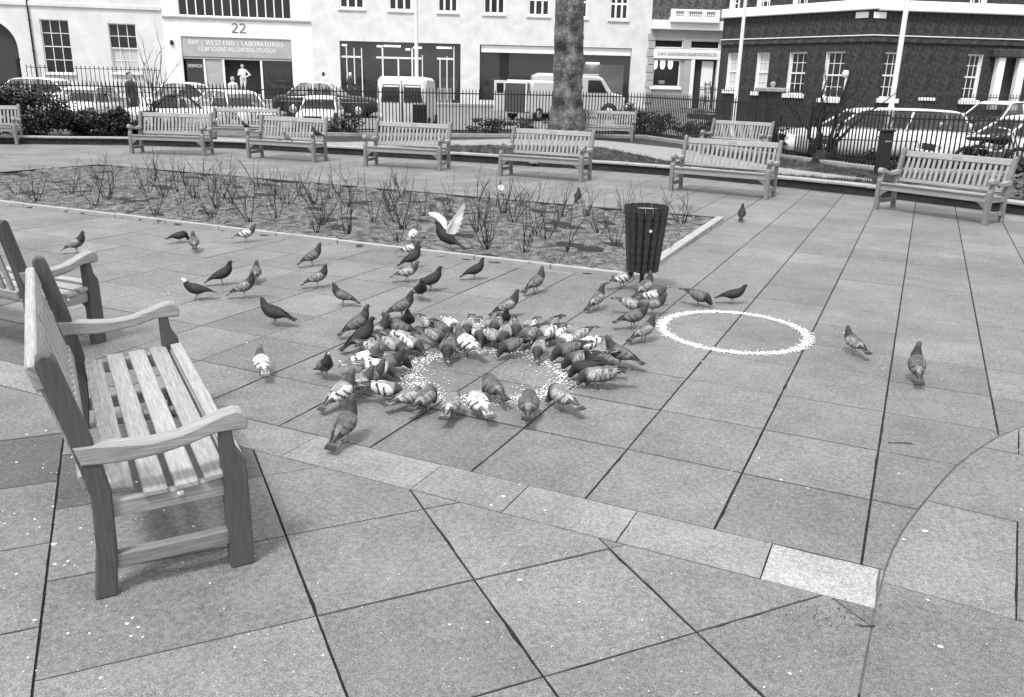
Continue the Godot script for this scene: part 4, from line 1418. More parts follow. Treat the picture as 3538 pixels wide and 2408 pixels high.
	wood_part("top_rail", t, st, "wood0")
	st = begin()
	box(st, Vector3(back.call(0.868)) + rz * 0.0225, Vector3(0.16, 0.045, 0.006), 0.002, rb)
	put("plaque", st, mats.brass, t)
	st = begin_wood(0)
	box(st, back.call(0.455), Vector3(L - 0.13, 0.06, 0.04), 0.005, rb)
	wood_part("lower_rail", t, st, "wood1")
	var ns := 19
	var slats := []
	for k in 3:
		st = begin_wood(1)
		box(st, Vector3.ZERO, Vector3(0.046, 0.345, 0.018), 0.003, rb)
		slats.append(done(st))
		uv_ax = -1
	for k in ns:
		inst("back_slat", slats[k % 3], mats["wood%d" % (k % 2)], t, Vector3(back.call(0.655)) + Vector3(lerpf(-hx + 0.125, hx - 0.125, k / (ns - 1.0)), 0, 0))
	# seat boards follow the hollow
	var zz := [[-0.395, 0.386, 0.03], [-0.285, 0.386, 0.0], [-0.175, 0.391, -0.06], [-0.068, 0.403, -0.13], [0.022, 0.425, -0.10]]
	for k in 5:
		st = begin_wood(0)
		var w := 0.084 if k < 4 else 0.058
		box(st, Vector3(0, zz[k][1], zz[k][0]), Vector3(L - (0.0 if k < 4 and k > 0 else 0.15) - 0.02, 0.024, w), 0.004, Basis(Vector3.RIGHT, zz[k][2]))
		wood_part("seat_board", t, st, "wood%d" % (k % 2))
	st = begin_wood(2)
	box(st, Vector3(0, 0.355, -0.22), Vector3(0.05, 0.035, 0.44), 0.003)
	wood_part("seat_bearer", t, st, "wood2")
	uv_ax = -1
	return t
func place_bench(t: Node3D, fl: Vector3, e1: Vector2) -> void:
	# fl = middle of the front legs, e1 = unit vector to the sitter's left
	t.position = fl
	t.rotation.y = atan2(-e1.y, e1.x)
func unstained(b: Node3D) -> Node3D:
	for c in b.get_children():
		if String(c.name).begins_with("leg") or String(c.name).begins_with("back_post"): c.material_override = mats.wood2
	return b
func bench_spec(a: Vector2, b: Vector2) -> Array:
	return [(a + b) / 2, (b - a).normalized()]
func make_benches() -> void:
	# the near bench, seen end on
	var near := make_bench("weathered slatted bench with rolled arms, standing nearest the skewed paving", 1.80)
	var e1 := Vector2(-0.485, -0.875)
	var nf := Vector2(-1.063, -2.957)
	var mid := nf + e1 * 0.865
	place_bench(near, Vector3(mid.x, 0, mid.y), e1)
	# others: [front left foot px, front right foot px]
	var rows := [
		["weathered slatted bench standing before the dark low hedge", [471.6, 531], [690, 538]],
		["weathered slatted bench with a dark pigeon on its arm", [854, 546.6], [1093.6, 562]],
		["weathered slatted bench standing in front of the white van", [1264, 574.5], [1520, 590]],
		["weathered slatted bench with a white pigeon beneath it", [1715.7, 607], [2021, 630.5]],
		["weathered slatted bench standing behind the ribbed litter bin", [2303, 657], [2661.8, 689.7]],
		["weathered slatted bench last in the row, past the bare tree", [3012.7, 720.7], [3416.8, 779.4]]]
	for r in rows:
		var b := unstained(copy(near, r[0], Vector3.ZERO, 0))
		var s := bench_spec(g2(r[1][0], r[1][1]), g2(r[2][0], r[2][1]))
		place_bench(b, Vector3(s[0].x, 0, s[0].y), s[1])
	# a pale dowel cap on the near bench's end
	var st := begin(true)
	lathe(st, [Vector2(0.001, 0.006), Vector2(0.010, 0.005), Vector2(0.013, 0.0)], 12, Vector3(-0.90 + 0.022, 0.36, -0.20), Basis(Vector3.BACK, PI / 2))
	put("dowel_cap", st, mats.crumb, near)
	# the bench whose back is turned, left of the near one
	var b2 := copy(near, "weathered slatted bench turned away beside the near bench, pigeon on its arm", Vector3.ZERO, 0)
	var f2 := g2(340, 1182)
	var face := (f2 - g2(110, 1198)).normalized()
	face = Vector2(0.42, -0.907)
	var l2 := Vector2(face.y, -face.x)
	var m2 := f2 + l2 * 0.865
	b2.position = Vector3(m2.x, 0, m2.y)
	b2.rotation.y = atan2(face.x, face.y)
	# benches beyond the low wall
	var far := [
		["weathered slatted bench beyond the low wall, partly hidden by the second bench", gp(845, 500), 0.10],
		["weathered slatted bench on the gravel path beside the plane tree", gp(2092, 486), -0.26],
		["weathered slatted bench turned sideways behind the bench by the bin", gp(2520, 545), -0.72],
		["weathered slatted bench cut off by the picture edge beside the evergreen", gp(-74, 500), 0.25]]
	for f in far:
		var b := unstained(copy(near, f[0], f[1], f[2]))
		b.position.y = 0.012

# ---------- litter bin: ribbed staves on a post ----------
func make_bin() -> void:
	var p := gp(2214, 1006)
	var t := thing("litter_bin", "dark ribbed litter bin of upright staves on a short post", "bin", p)
	var n := 15
	var y0 := 0.20
	var y1 := 0.80
	var r0 := 0.130
	var r1 := 0.183
	var st := begin()
	var w0 := TAU * r0 / n * 0.44
	var w1 := TAU * r1 / n * 0.44
	# one stave: a shallow channel, wider at the top
	var prof := [[-1.0, -0.016], [-0.72, 0.006], [-0.3, 0.016], [0.3, 0.016], [0.72, 0.006], [1.0, -0.016]]
	for k in 5:
		for s in [1.0, -1.0]:
			var off := 0.004 if s > 0 else 0.0
			quad(st, Vector3(prof[k][0] * w0, y0, r0 + prof[k][1] * 0.8 + off), Vector3(prof[k + 1][0] * w0, y0, r0 + prof[k + 1][1] * 0.8 + off), Vector3(prof[k + 1][0] * w1, y1, r1 + prof[k + 1][1] + off), Vector3(prof[k][0] * w1, y1, r1 + prof[k][1] + off), Vector3(0, 0, s))
		quad(st, Vector3(prof[k][0] * w1, y1, r1 + prof[k][1]), Vector3(prof[k + 1][0] * w1, y1, r1 + prof[k + 1][1]), Vector3(prof[k + 1][0] * w1, y1, r1 + prof[k + 1][1] + 0.004), Vector3(prof[k][0] * w1, y1, r1 + prof[k][1] + 0.004), Vector3.UP)
	var mesh := done(st)
	for k in n:
		var o := inst("stave", mesh, mats.bin, t)
		o.rotation.y = TAU * k / n
	st = begin(true)
	lathe(st, [Vector2(0.10, 0.23), Vector2(r1 - 0.03, 0.76), Vector2(r1 - 0.024, 0.76), Vector2(0.105, 0.22), Vector2(0.001, 0.22)], 24)
	put("liner", st, mats.bin_in, t)
	for yy in [0.34, 0.70]:
		st = begin(true)
		var rr := lerpf(r0, r1, (yy - y0) / (y1 - y0)) - 0.013
		lathe(st, [Vector2(rr, yy - 0.015), Vector2(rr, yy + 0.015), Vector2(rr - 0.006, yy + 0.015), Vector2(rr - 0.006, yy - 0.015), Vector2(rr, yy - 0.015)], 24)
		put("hoop", st, mats.iron, t)
	st = begin(true)
	tube(st, [Vector3(0, -0.05, 0), Vector3(0, 0.30, 0)], [0.021, 0.021], 10)
	put("post", st, mats.iron, t)
	st = begin()
	box(st, Vector3(0.02, 0.60, r1 + 0.01), Vector3(0.024, 0.022, 0.003), 0.0, Basis(Vector3.BACK, 0.6))
	put("paper_scrap", st, mats.crumb, t)

# ---------- parked cars and vans ----------
# local: x forward, z to the right, origin on the road under the middle
func ring_section(x: float, top: float, bot: float, w: float) -> Array:
	var r := []
	var h := top - bot
	for q in [[0.0, 0.0], [0.80, 0.0], [0.95, 0.10], [1.0, 0.35], [1.0, 0.60], [0.97, 0.82], [0.90, 0.95], [0.75, 1.0], [0.0, 1.02]]:
		r.append(Vector3(x, bot + h * q[1], w * q[0]))
	for k in range(7, 0, -1):
		var v: Vector3 = r[k]
		r.append(Vector3(v.x, v.y, -v.z))
	return r
func wheel(parent: Node, x: float, z: float, r: float) -> void:
	var out := Basis(Vector3.RIGHT, PI / 2 * signf(z))
	var st := begin(true)
	lathe(st, [Vector2(r * 0.62, -0.08), Vector2(r * 0.93, -0.08), Vector2(r, -0.04), Vector2(r, 0.04), Vector2(r * 0.93, 0.08), Vector2(r * 0.62, 0.075)], 22, Vector3(x, r, z), out)
	var t := put("wheel", st, mats.tyre, parent)
	st = begin(true)
	lathe(st, [Vector2(r * 0.62, 0.06), Vector2(r * 0.55, 0.085), Vector2(r * 0.3, 0.06), Vector2(r * 0.12, 0.09), Vector2(0.001, 0.095)], 18, Vector3(x, r, z), out)
	put("hub_cap", st, mats.chrome, t)
func car(called: String, label: String, at: Vector3, deg: float, L: float, Wd: float, Ht: float, cab: Array, paint: String, roof: String, belt := 0.62) -> Node3D:
	var t := thing(called, label, "car", at, deg_to_rad(deg), "cars parked along the street")
	var w := Wd / 2
	var b := Ht * belt
	var x0 := -L / 2
	var x1 := L / 2
	var st := begin(true)
	var rings := []
	for q in [[0.0, 0.74, 0.30, 0.80], [0.015, 0.86, 0.24, 0.90], [0.05, 0.95, 0.20, 0.96], [0.16, 1.0, 0.17, 1.0], [0.35, 1.02, 0.16, 1.0], [0.62, 1.02, 0.16, 1.0], [0.75, 0.98, 0.17, 0.99], [0.88, 0.92, 0.18, 0.96], [0.96, 0.84, 0.22, 0.91], [0.988, 0.76, 0.26, 0.85], [1.0, 0.66, 0.32, 0.77]]:
		rings.append(ring_section(lerpf(x0, x1, q[0]), b * q[1], q[2], w * q[3]))
	loft(st, rings)
	put("body", st, mats[paint], t)
	# dark wheel arches, then wheels
	for fx in [-0.30, 0.31]:
		for sz in [-1.0, 1.0]:
			st = begin(true)
			lathe(st, [Vector2(0.001, 0.0), Vector2(0.37, 0.0), Vector2(0.37, 0.016), Vector2(0.001, 0.016)], 22, Vector3(fx * L, 0.31, sz * (w - 0.012)), Basis(Vector3.RIGHT, PI / 2 * sz))
			put("wheel_arch", st, mats.tyre, t)
			wheel(t, fx * L, sz * (w - 0.045), 0.29)
	# cabin: glass between pillars, roof on top
	var xb := []
	for c in cab: xb.append(lerpf(x0, x1, c))
	var yb := b * 1.0
	var yt := Ht - 0.07
	var wb := w * 0.90
	var wt := w * 0.72
	var B := [Vector3(xb[0], yb, -wb), Vector3(xb[3], yb, -wb), Vector3(xb[3], yb, wb), Vector3(xb[0], yb, wb)]
	var C := [Vector3(xb[1], yt, -wt), Vector3(xb[2], yt, -wt), Vector3(xb[2], yt, wt), Vector3(xb[1], yt, wt)]
	st = begin()
	quad(st, B[1], B[2], C[2], C[1], Vector3(1, 0.5, 0))
	put("windscreen", st, mats.car_glass, t)
	st = begin()
	quad(st, B[0], B[3], C[3], C[0], Vector3(-1, 0.5, 0))
	put("rear_window", st, mats.car_glass if roof != "soft_top" else mats[roof], t)
	for s in [[0, 1, -1.0], [3, 2, 1.0]]:
		for hlf in 2:
			var f0 := 0.0 if hlf == 0 else 0.48
			var f1 := 0.48 if hlf == 0 else 1.0
			st = begin()
			var p0: Vector3 = B[s[0]].lerp(B[s[1]], f0)
			var p1: Vector3 = B[s[0]].lerp(B[s[1]], f1)
			var q0: Vector3 = C[s[0]].lerp(C[s[1]], f0)
			var q1: Vector3 = C[s[0]].lerp(C[s[1]], f1)
			quad(st, p0, p1, q1, q0, Vector3(0, 0.2, s[2]))
			put("side_window", st, mats[roof] if (roof == "soft_top" and hlf == 0) else mats.car_glass, t)
			for pl in ([[p0, q0]] if hlf == 0 else [[p0, q0], [p1, q1]]):
				st = begin(true)
				tube(st, pl, [0.032, 0.028], 6)
				put("pillar", st, mats[roof], t)
	st = begin(true)
	rings = []
	for q in [[-0.03, 0.0, 0.92], [0.06, 0.05, 1.0], [0.3, 0.075, 1.02], [0.7, 0.075, 1.02], [0.94, 0.045, 1.0], [1.04, -0.01, 0.92]]:
		var x := lerpf(xb[1], xb[2], q[0])
		var ww: float = wt * q[2] + 0.015
		var y: float = yt + q[1]
		rings.append([Vector3(x, y - 0.045, -ww), Vector3(x, y - 0.012, -ww * 0.97), Vector3(x, y, -ww * 0.75), Vector3(x, y + 0.008, 0), Vector3(x, y, ww * 0.75), Vector3(x, y - 0.012, ww * 0.97), Vector3(x, y - 0.045, ww), Vector3(x, y - 0.05, 0)])
	loft(st, rings)
	put("roof", st, mats[roof], t)
	for q in [0.42, 0.66]:
		for sz in [-0.5, 0.5]:
			st = begin()
			box(st, Vector3(lerpf(xb[0], xb[3], q), yb + 0.06, sz * w * 0.9), Vector3(0.14, 0.42, w * 0.72), 0.05, Basis(Vector3.BACK, 0.2))
			put("seat", st, mats.tyre, t)
	# trim
	for e in [-1.0, 1.0]:
		st = begin()
		box(st, Vector3(e * (L / 2 + 0.02), 0.42, 0), Vector3(0.07, 0.09, Wd * 0.94), 0.025)
		put("bumper", st, mats.chrome, t)
		for sz in [-1.0, 1.0]:
			st = begin(true)
			lathe(st, [Vector2(0.085, -0.04), Vector2(0.085, 0.02), Vector2(0.06, 0.04), Vector2(0.001, 0.05)] if e > 0 else [Vector2(0.06, -0.04), Vector2(0.06, 0.02), Vector2(0.001, 0.03)], 14, Vector3(e * (L / 2 - 0.03), b * 0.72 if e > 0 else 0.62, sz * w * 0.68), Basis(Vector3.BACK, -PI / 2 * e))
			put("headlight" if e > 0 else "tail_light", st, mats.lamp_glass, t)
	st = begin()
	box(st, Vector3(L / 2 - 0.005, b * 0.66, 0), Vector3(0.03, 0.16, w * 0.9), 0.01)
	put("grille", st, mats.iron, t)
	st = begin()
	box(st, Vector3(-L / 2 - 0.06, 0.48, 0), Vector3(0.012, 0.11, 0.5))
	put("number_plate", st, mats.paint_white, t)
	for sz in [-1.0, 1.0]:
		st = begin()
		box(st, Vector3(0, b * 0.70, sz * (w + 0.004)), Vector3(L * 0.82, 0.022, 0.014), 0.004)
		put("trim_strip", st, mats.chrome, t)
		st = begin()
		box(st, Vector3(L * 0.02, b * 0.82, sz * (w + 0.01)), Vector3(0.14, 0.025, 0.03), 0.008)
		put("door_handle", st, mats.chrome, t)
	return t
# vans: a side outline given its width, glass set on it
func van(called: String, label: String, at: Vector3, deg: float, prof: Array, Wd: float, paint: String) -> Node3D:
	var t := thing(called, label, "van", at, deg_to_rad(deg), "vans parked along the street")
	var st := begin()
	var pv := PackedVector2Array()
	for q in prof: pv.append(Vector2(q[0], q[1]))
	extrude(st, pv, Wd, 0.09)
	put("body", st, mats[paint], t)
	return t
func pane_on(parent: Node, called: String, pts: Array, out: Vector3, m: String) -> void:
	var st := begin()
	quad(st, pts[0], pts[1], pts[2], pts[3], out)
	var o := put(called, st, mats[m], parent)
	st = begin(true)
	for k in 4: tube(st, [pts[k], pts[(k + 1) % 4]], [0.014, 0.014], 5)
	put("rubber_seal", st, mats.tyre, o)
func make_vehicles() -> void:
	var cx := func(px: float, z: float) -> Vector3:
		var p := atz(px, 330, z)
		return Vector3(p.x, street_y(z) - 0.018, z)
	var sal := [0.14, 0.26, 0.52, 0.66]
	car("parked_car", "white saloon car parked side on behind the big evergreen", cx.call(175, -36.0), 0, 4.3, 1.6, 1.42, [0.10, 0.22, 0.60, 0.74], "car_white", "car_white")
	car("parked_car", "small white car with its bonnet pointing at the low hedge", cx.call(290, -29.6), 268, 3.1, 1.42, 1.32, [0.06, 0.16, 0.56, 0.66], "car_white", "car_white")
	car("parked_car", "low white sports car with a dark folding hood", cx.call(625, -28.9), 24, 3.5, 1.5, 1.16, [0.24, 0.36, 0.56, 0.66], "car_white", "soft_top", 0.64)
	car("parked_car", "pale saloon car parked behind the low sports car", cx.call(680, -34.5), 0, 4.2, 1.6, 1.42, sal, "car_cream", "car_white")
	car("parked_car", "rounded small white car parked beside the low sports car", cx.call(815, -29.2), 318, 3.5, 1.5, 1.32, [0.05, 0.24, 0.58, 0.70], "car_white", "car_white", 0.60)
	car("parked_car", "black saloon car with a pale roof left of the white van", cx.call(1135, -39.5), 0, 4.7, 1.7, 1.46, sal, "car_black", "car_cream")
	car("parked_car", "small white car nosing out in front of the black saloon", cx.call(1106, -30.4), 272, 3.0, 1.36, 1.18, [0.2, 0.3, 0.55, 0.64], "car_white", "car_white")
	car("parked_car", "long white estate car behind the railings and bare tree", cx.call(3035, -23.4), 176, 4.75, 1.62, 1.38, [0.02, 0.08, 0.62, 0.76], "car_white", "car_white")
	car("parked_car", "black saloon car with pale pillars below the brick house", cx.call(3455, -32.0), 208, 4.5, 1.7, 1.52, [0.12, 0.26, 0.54, 0.68], "car_black", "car_cream")
	car("parked_car", "white car parked nose left of the brick pavement corner railings", cx.call(3540, -21.2), 181, 4.2, 1.5, 1.34, sal, "car_white", "car_white")
	# white van with its back to the railings
	var v := van("parked_van", "tall white van parked with its rear windows facing the railings", cx.call(1388, -28.6), 90, [[-0.0, 0.28], [4.0, 0.28], [4.1, 0.6], [4.05, 1.0], [3.6, 1.15], [3.2, 1.72], [2.9, 1.84], [0.3, 1.88], [0.06, 1.80], [-0.04, 1.1]], 1.58, "car_white")
	for s in [-1.0, 1.0]:
		pane_on(v, "rear_window", [Vector3(-0.045, 1.10, s * 0.08), Vector3(-0.045, 1.10, s * 0.66), Vector3(0.035, 1.62, s * 0.60), Vector3(0.035, 1.62, s * 0.08)], Vector3.LEFT, "glass_dark")
		wheel(v, 0.75, s * 0.78, 0.3)
		wheel(v, 3.2, s * 0.78, 0.3)
		var st := begin(true)
		box(st, Vector3(-0.03, 0.62, s * 0.7), Vector3(0.05, 0.16, 0.1), 0.02)
		put("tail_light", st, mats.lamp_glass, v)
	var st := begin()
	box(st, Vector3(-0.10, 0.36, 0), Vector3(0.09, 0.12, 1.6), 0.03)
	put("bumper", st, mats.chrome, v)
	st = begin()
	box(st, Vector3(-0.045, 0.72, 0.58), Vector3(0.03, 0.62, 0.42), 0.02)
	put("dark_panel", st, mats.iron, v)
	st = begin()
	box(st, Vector3(-0.04, 1.05, 0), Vector3(0.03, 1.4, 0.025), 0.005)
	put("door_seam", st, mats.tyre, v)
	# white van with open rear doors
	v = van("parked_van", "small white van with both rear doors swung open", cx.call(1850, -40.5), 52, [[-1.3, 0.3], [2.0, 0.3], [2.2, 0.6], [2.15, 0.95], [1.6, 1.05], [1.25, 1.6], [0.9, 1.72], [-1.2, 1.74], [-1.36, 1.6]], 1.6, "car_white")
	for s in [-1.0, 1.0]:
		var door := begin()
		box(door, Vector3(-1.62, 1.05, s * 0.80), Vector3(0.56, 1.3, 0.05), 0.01, Basis(Vector3.UP, s * 0.35))
		var dn := put("rear_door", door, mats.car_white, v)
		door = begin()
		box(door, Vector3(-1.62, 1.38, s * 0.80), Vector3(0.36, 0.42, 0.064), 0.0, Basis(Vector3.UP, s * 0.35))
		put("door_window", door, mats.glass_dark, dn)
		wheel(v, -0.75, s * 0.74, 0.29)
		wheel(v, 1.45, s * 0.74, 0.29)
	st = begin()
	box(st, Vector3(-1.34, 0.98, 0), Vector3(0.04, 1.25, 1.36))
	put("load_space", st, mats.inside, v)
	# grey van passing behind the plane tree
	v = van("parked_van", "long grey van with a cab window, half hidden by the plane tree", cx.call(1985, -43.0), 2, [[-2.1, 0.32], [2.3, 0.32], [2.42, 0.55], [2.38, 0.95], [2.2, 1.12], [1.72, 1.22], [1.25, 1.86], [1.0, 1.98], [-1.9, 2.02], [-2.12, 1.9]], 1.8, "car_grey")
	for s in [-1.0, 1.0]:
		pane_on(v, "cab_window", [Vector3(0.55, 1.22, s * 0.905), Vector3(1.45, 1.22, s * 0.905), Vector3(1.12, 1.76, s * 0.905), Vector3(0.55, 1.76, s * 0.905)], Vector3(0, 0, s), "glass_dark")
		wheel(v, -1.35, s * 0.86, 0.33)
		wheel(v, 1.6, s * 0.86, 0.33)
		st = begin(true)
		lathe(st, [Vector2(0.001, 0.0), Vector2(0.41, 0.0), Vector2(0.41, 0.012), Vector2(0.001, 0.012)], 22, Vector3(1.6, 0.34, s * 0.895), Basis(Vector3.RIGHT, PI / 2 * s))
		put("wheel_arch", st, mats.tyre, v)
	pane_on(v, "windscreen", [Vector3(1.735, 1.24, -0.72), Vector3(1.735, 1.24, 0.72), Vector3(1.275, 1.85, 0.66), Vector3(1.275, 1.85, -0.66)], Vector3(1, 0.6, 0), "glass_dark")
	st = begin()
	box(st, Vector3(-0.4, 2.03, 0), Vector3(2.9, 0.03, 1.5), 0.01)
	put("roof_panel", st, mats.car_white, v)

# ---------- lamp posts, ladder, motorcycle ----------
func make_street_things() -> void:
	var labels := ["white street lamp column rising behind the white van", "white street lamp column before the flank of the brick house", "thick pale street lamp column behind the white estate car"]
	var spots := [[1439, 200, -33.5, 0.075], [2546, 300, -33.0, 0.07], [3085, 330, -25.6, 0.075]]
	for k in 3:
		var q: Array = spots[k]
		var p := atz(q[0], q[1], q[2])
		var t := thing("street_lamp", labels[k], "street lamp", Vector3(p.x, street_y(q[2]) - 0.02, q[2]), 0.0, "street lamps")
		var st := begin(true)
		var r: float = q[3]
		lathe(st, [Vector2(r * 1.9, 0), Vector2(r * 1.9, 0.1), Vector2(r * 1.45, 0.15), Vector2(r * 1.45, 1.25), Vector2(r * 1.1, 1.4), Vector2(r, 1.42), Vector2(r * 0.8, 7.5)], 14)
		put("column", st, mats.pole, t)
		st = begin(true)
		tube(st, [Vector3(0, 7.4, 0), Vector3(0.1, 7.8, 0.1), Vector3(0.4, 8.0, 0.5)], [r * 0.8, 0.04, 0.035], 8)
		put("bracket", st, mats.pole, t)
		st = begin(true)
		box(st, Vector3(0.5, 7.98, 0.65), Vector3(0.2, 0.12, 0.5), 0.04, Basis(Vector3.UP, 0.6))
		put("lantern", st, mats.lamp_glass, t)
	# ladder against the gramophone shop
	var a := atz(2452, 322, -57.0)
	var b := atz(2443, 200, -58.2)
	var t := thing("ladder", "thin wooden ladder leaning on the lettered shop front", "ladder", Vector3(a.x, 0.28, a.z))
	var foot := Vector3.ZERO
	var topp := Vector3(b.x - a.x, b.y - 0.28, b.z - a.z)
	for s in [-1.0, 1.0]:
		var st := begin()
		bar(st, foot + Vector3(s * 0.20, 0, 0), topp + Vector3(s * 0.13, 0, 0), 0.05, 0.04)
		put("side_rail", st, mats.ladder_wood, t)
	for k in 11:
		var f := (k + 0.7) / 11.5
		var c := foot.lerp(topp, f)
		var st := begin()
		bar(st, c + Vector3(-0.19, 0, 0), c + Vector3(0.19, 0, 0), 0.03, 0.03)
		put("rung", st, mats.ladder_wood, t)
	# motorcycle leaning inside the railings on the right
	var m := atz(3455, 500, -20.0)
	t = thing("motorcycle", "dark motorcycle with bright handlebars parked behind the railings", "motorcycle", Vector3(m.x, 0, -20.25), 0.1)
	for x in [-0.65, 0.65]:
		var st := begin(true)
		var pts := []
		var rd := []
		for k in 21:
			pts.append(Vector3(x + cos(TAU * k / 20) * 0.28, 0.31 + sin(TAU * k / 20) * 0.28, 0))
			rd.append(0.045)
		tube(st, pts, rd, 8, false)
		var w := put("wheel", st, mats.tyre, t)
		st = begin()
		for k in 10: bar(st, Vector3(x, 0.31, 0), Vector3(x + cos(TAU * k / 10) * 0.26, 0.31 + sin(TAU * k / 10) * 0.26, 0), 0.008, 0.008)
		put("spokes", st, mats.chrome, w)
	var st := begin(true)
	for q in [[Vector3(-0.65, 0.31, 0), Vector3(-0.1, 0.35, 0)], [Vector3(-0.1, 0.35, 0), Vector3(0.4, 0.8, 0)], [Vector3(-0.65, 0.31, 0.1), Vector3(-0.35, 0.72, 0.1)], [Vector3(-0.35, 0.72, 0), Vector3(0.4, 0.8, 0)], [Vector3(-0.1, 0.35, 0), Vector3(0.3, 0.3, 0)], [Vector3(0.3, 0.3, 0), Vector3(0.42, 0.78, 0)]]: tube(st, q, [0.025, 0.025], 6)
	put("frame", st, mats.car_black, t)
	st = begin(true)
	for s in [-0.07, 0.07]: tube(st, [Vector3(0.65, 0.31, s), Vector3(0.40, 0.98, s)], [0.02, 0.022], 6)
	put("fork", st, mats.chrome, t)
	st = begin(true)
	tube(st, [Vector3(0.25, 1.05, -0.36), Vector3(0.38, 1.03, -0.2), Vector3(0.40, 0.99, 0), Vector3(0.38, 1.03, 0.2), Vector3(0.25, 1.05, 0.36)], [0.015, 0.015, 0.015, 0.015, 0.018], 6)
	put("handlebar", st, mats.chrome, t)
	st = begin(true)
	lathe(st, [Vector2(0.001, -0.26), Vector2(0.10, -0.2), Vector2(0.14, 0.05), Vector2(0.10, 0.2), Vector2(0.001, 0.24)], 12, Vector3(0.12, 0.80, 0), Basis(Vector3.BACK, -PI / 2))
	put("tank", st, mats.car_black, t)
	st = begin()
	box(st, Vector3(-0.35, 0.80, 0), Vector3(0.62, 0.09, 0.24), 0.04)
	put("seat", st, mats.tyre, t)
	st = begin()
	box(st, Vector3(0.05, 0.42, 0), Vector3(0.34, 0.32, 0.24), 0.05)
	put("engine", st, mats.chrome, t)

# ---------- people: one continuous skin over posed bones ----------
# bone: [a, b, radius a, radius b, grey]
func skin(bones: Array, cell: float, k: float) -> ArrayMesh:
	var lo := Vector3.ONE * 99
	var hi := -lo
	for b in bones:
		for e in 2:
			lo = lo.min(b[e] - Vector3.ONE * (maxf(b[2], b[3]) + 0.08))
			hi = hi.max(b[e] + Vector3.ONE * (maxf(b[2], b[3]) + 0.08))
	var n := Vector3i(((hi - lo) / cell).ceil()) + Vector3i.ONE * 2
	var f := PackedFloat32Array()
	f.resize(n.x * n.y * n.z)
	f.fill(9.0)
	var bd := PackedFloat32Array()
	bd.resize(f.size())
	bd.fill(99.0)
	var col := PackedFloat32Array()
	col.resize(f.size())
	for b in bones:
		var m := Vector3.ONE * (maxf(b[2], b[3]) + 0.10)
		var p0 := Vector3i(((Vector3(b[0]).min(b[1]) - m - lo) / cell).floor()).clamp(Vector3i.ZERO, n - Vector3i.ONE)
		var p1 := Vector3i(((Vector3(b[0]).max(b[1]) + m - lo) / cell).ceil()).clamp(Vector3i.ZERO, n - Vector3i.ONE)
		var A: Vector3 = b[0]
		var D: Vector3 = b[1] - A
		var dd := maxf(D.length_squared(), 0.000001)
		for z in range(p0.z, p1.z + 1):
			for y in range(p0.y, p1.y + 1):
				for x in range(p0.x, p1.x + 1):
					var q := lo + Vector3(x, y, z) * cell
					var t := clampf((q - A).dot(D) / dd, 0.0, 1.0)
					var d: float = q.distance_to(A + D * t) - lerpf(b[2], b[3], t)
					var i := x + n.x * (y + n.y * z)
					var hh := clampf(0.5 + 0.5 * (f[i] - d) / k, 0.0, 1.0)
					f[i] = lerpf(f[i], d, hh) - k * hh * (1.0 - hh)
					if d < bd[i]:
						bd[i] = d
						col[i] = b[4]
	var st := begin(true)
	var vi := {}
	var vs := []
	var vc := []
	for z in n.z - 1:
		for y in n.y - 1:
			for x in n.x - 1:
				var c := Vector3.ZERO
				var cnt := 0
				var cc := 0.0
				var best := 99.0
				var i0 := x + n.x * (y + n.y * z)
				var any_in := false
				var any_out := false
				for q in 8:
					var v := f[i0 + (q & 1) + n.x * (((q >> 1) & 1) + n.y * (q >> 2))]
					if v < 0: any_in = true
					else: any_out = true
				if not (any_in and any_out): continue
				for e in [[0, 1], [2, 3], [4, 5], [6, 7], [0, 2], [1, 3], [4, 6], [5, 7], [0, 4], [1, 5], [2, 6], [3, 7]]:
					var oa := Vector3i(e[0] & 1, (e[0] >> 1) & 1, e[0] >> 2)
					var ob := Vector3i(e[1] & 1, (e[1] >> 1) & 1, e[1] >> 2)
					var ia := i0 + oa.x + n.x * (oa.y + n.y * oa.z)
					var ib := i0 + ob.x + n.x * (ob.y + n.y * ob.z)
					if (f[ia] < 0) != (f[ib] < 0):
						c += Vector3(oa).lerp(Vector3(ob), f[ia] / (f[ia] - f[ib]))
						cnt += 1
						if absf(f[ia]) < best:
							best = absf(f[ia])
							cc = col[ia]
				vi[Vector3i(x, y, z)] = vs.size()
				vs.append(lo + (Vector3(x, y, z) + c / cnt) * cell)
				vc.append(cc)
	for z in range(1, n.z - 1):
		for y in range(1, n.y - 1):
			for x in range(1, n.x - 1):
				var i := x + n.x * (y + n.y * z)
				for ax in 3:
					var st2 := [1, n.x, n.x * n.y]
					var j: int = i + st2[ax]
					if (f[i] < 0) == (f[j] < 0): continue
					var u := Vector3i.ZERO
					var w := Vector3i.ZERO
					u[(ax + 1) % 3] = 1
					w[(ax + 2) % 3] = 1
					var o := Vector3i(x, y, z)
					var ids := []
					for q in [o - u - w, o - w, o, o - u]: ids.append(vi.get(q, -1))
					if ids.has(-1): continue
					var nrm := Vector3.ZERO
					nrm[ax] = 1.0 if f[i] < 0 else -1.0
					for tr in [[0, 1, 2], [0, 2, 3]]:
						var a: int = ids[tr[0]]
						var b: int = ids[tr[1]]
						var c: int = ids[tr[2]]
						if (vs[b] - vs[a]).cross(vs[c] - vs[a]).dot(nrm) > 0:
							var h := b
							b = c
							c = h
						for q in [a, b, c]:
							st.set_color(Color(vc[q], vc[q], vc[q]))
							st.add_vertex(vs[q])
	return done(st)
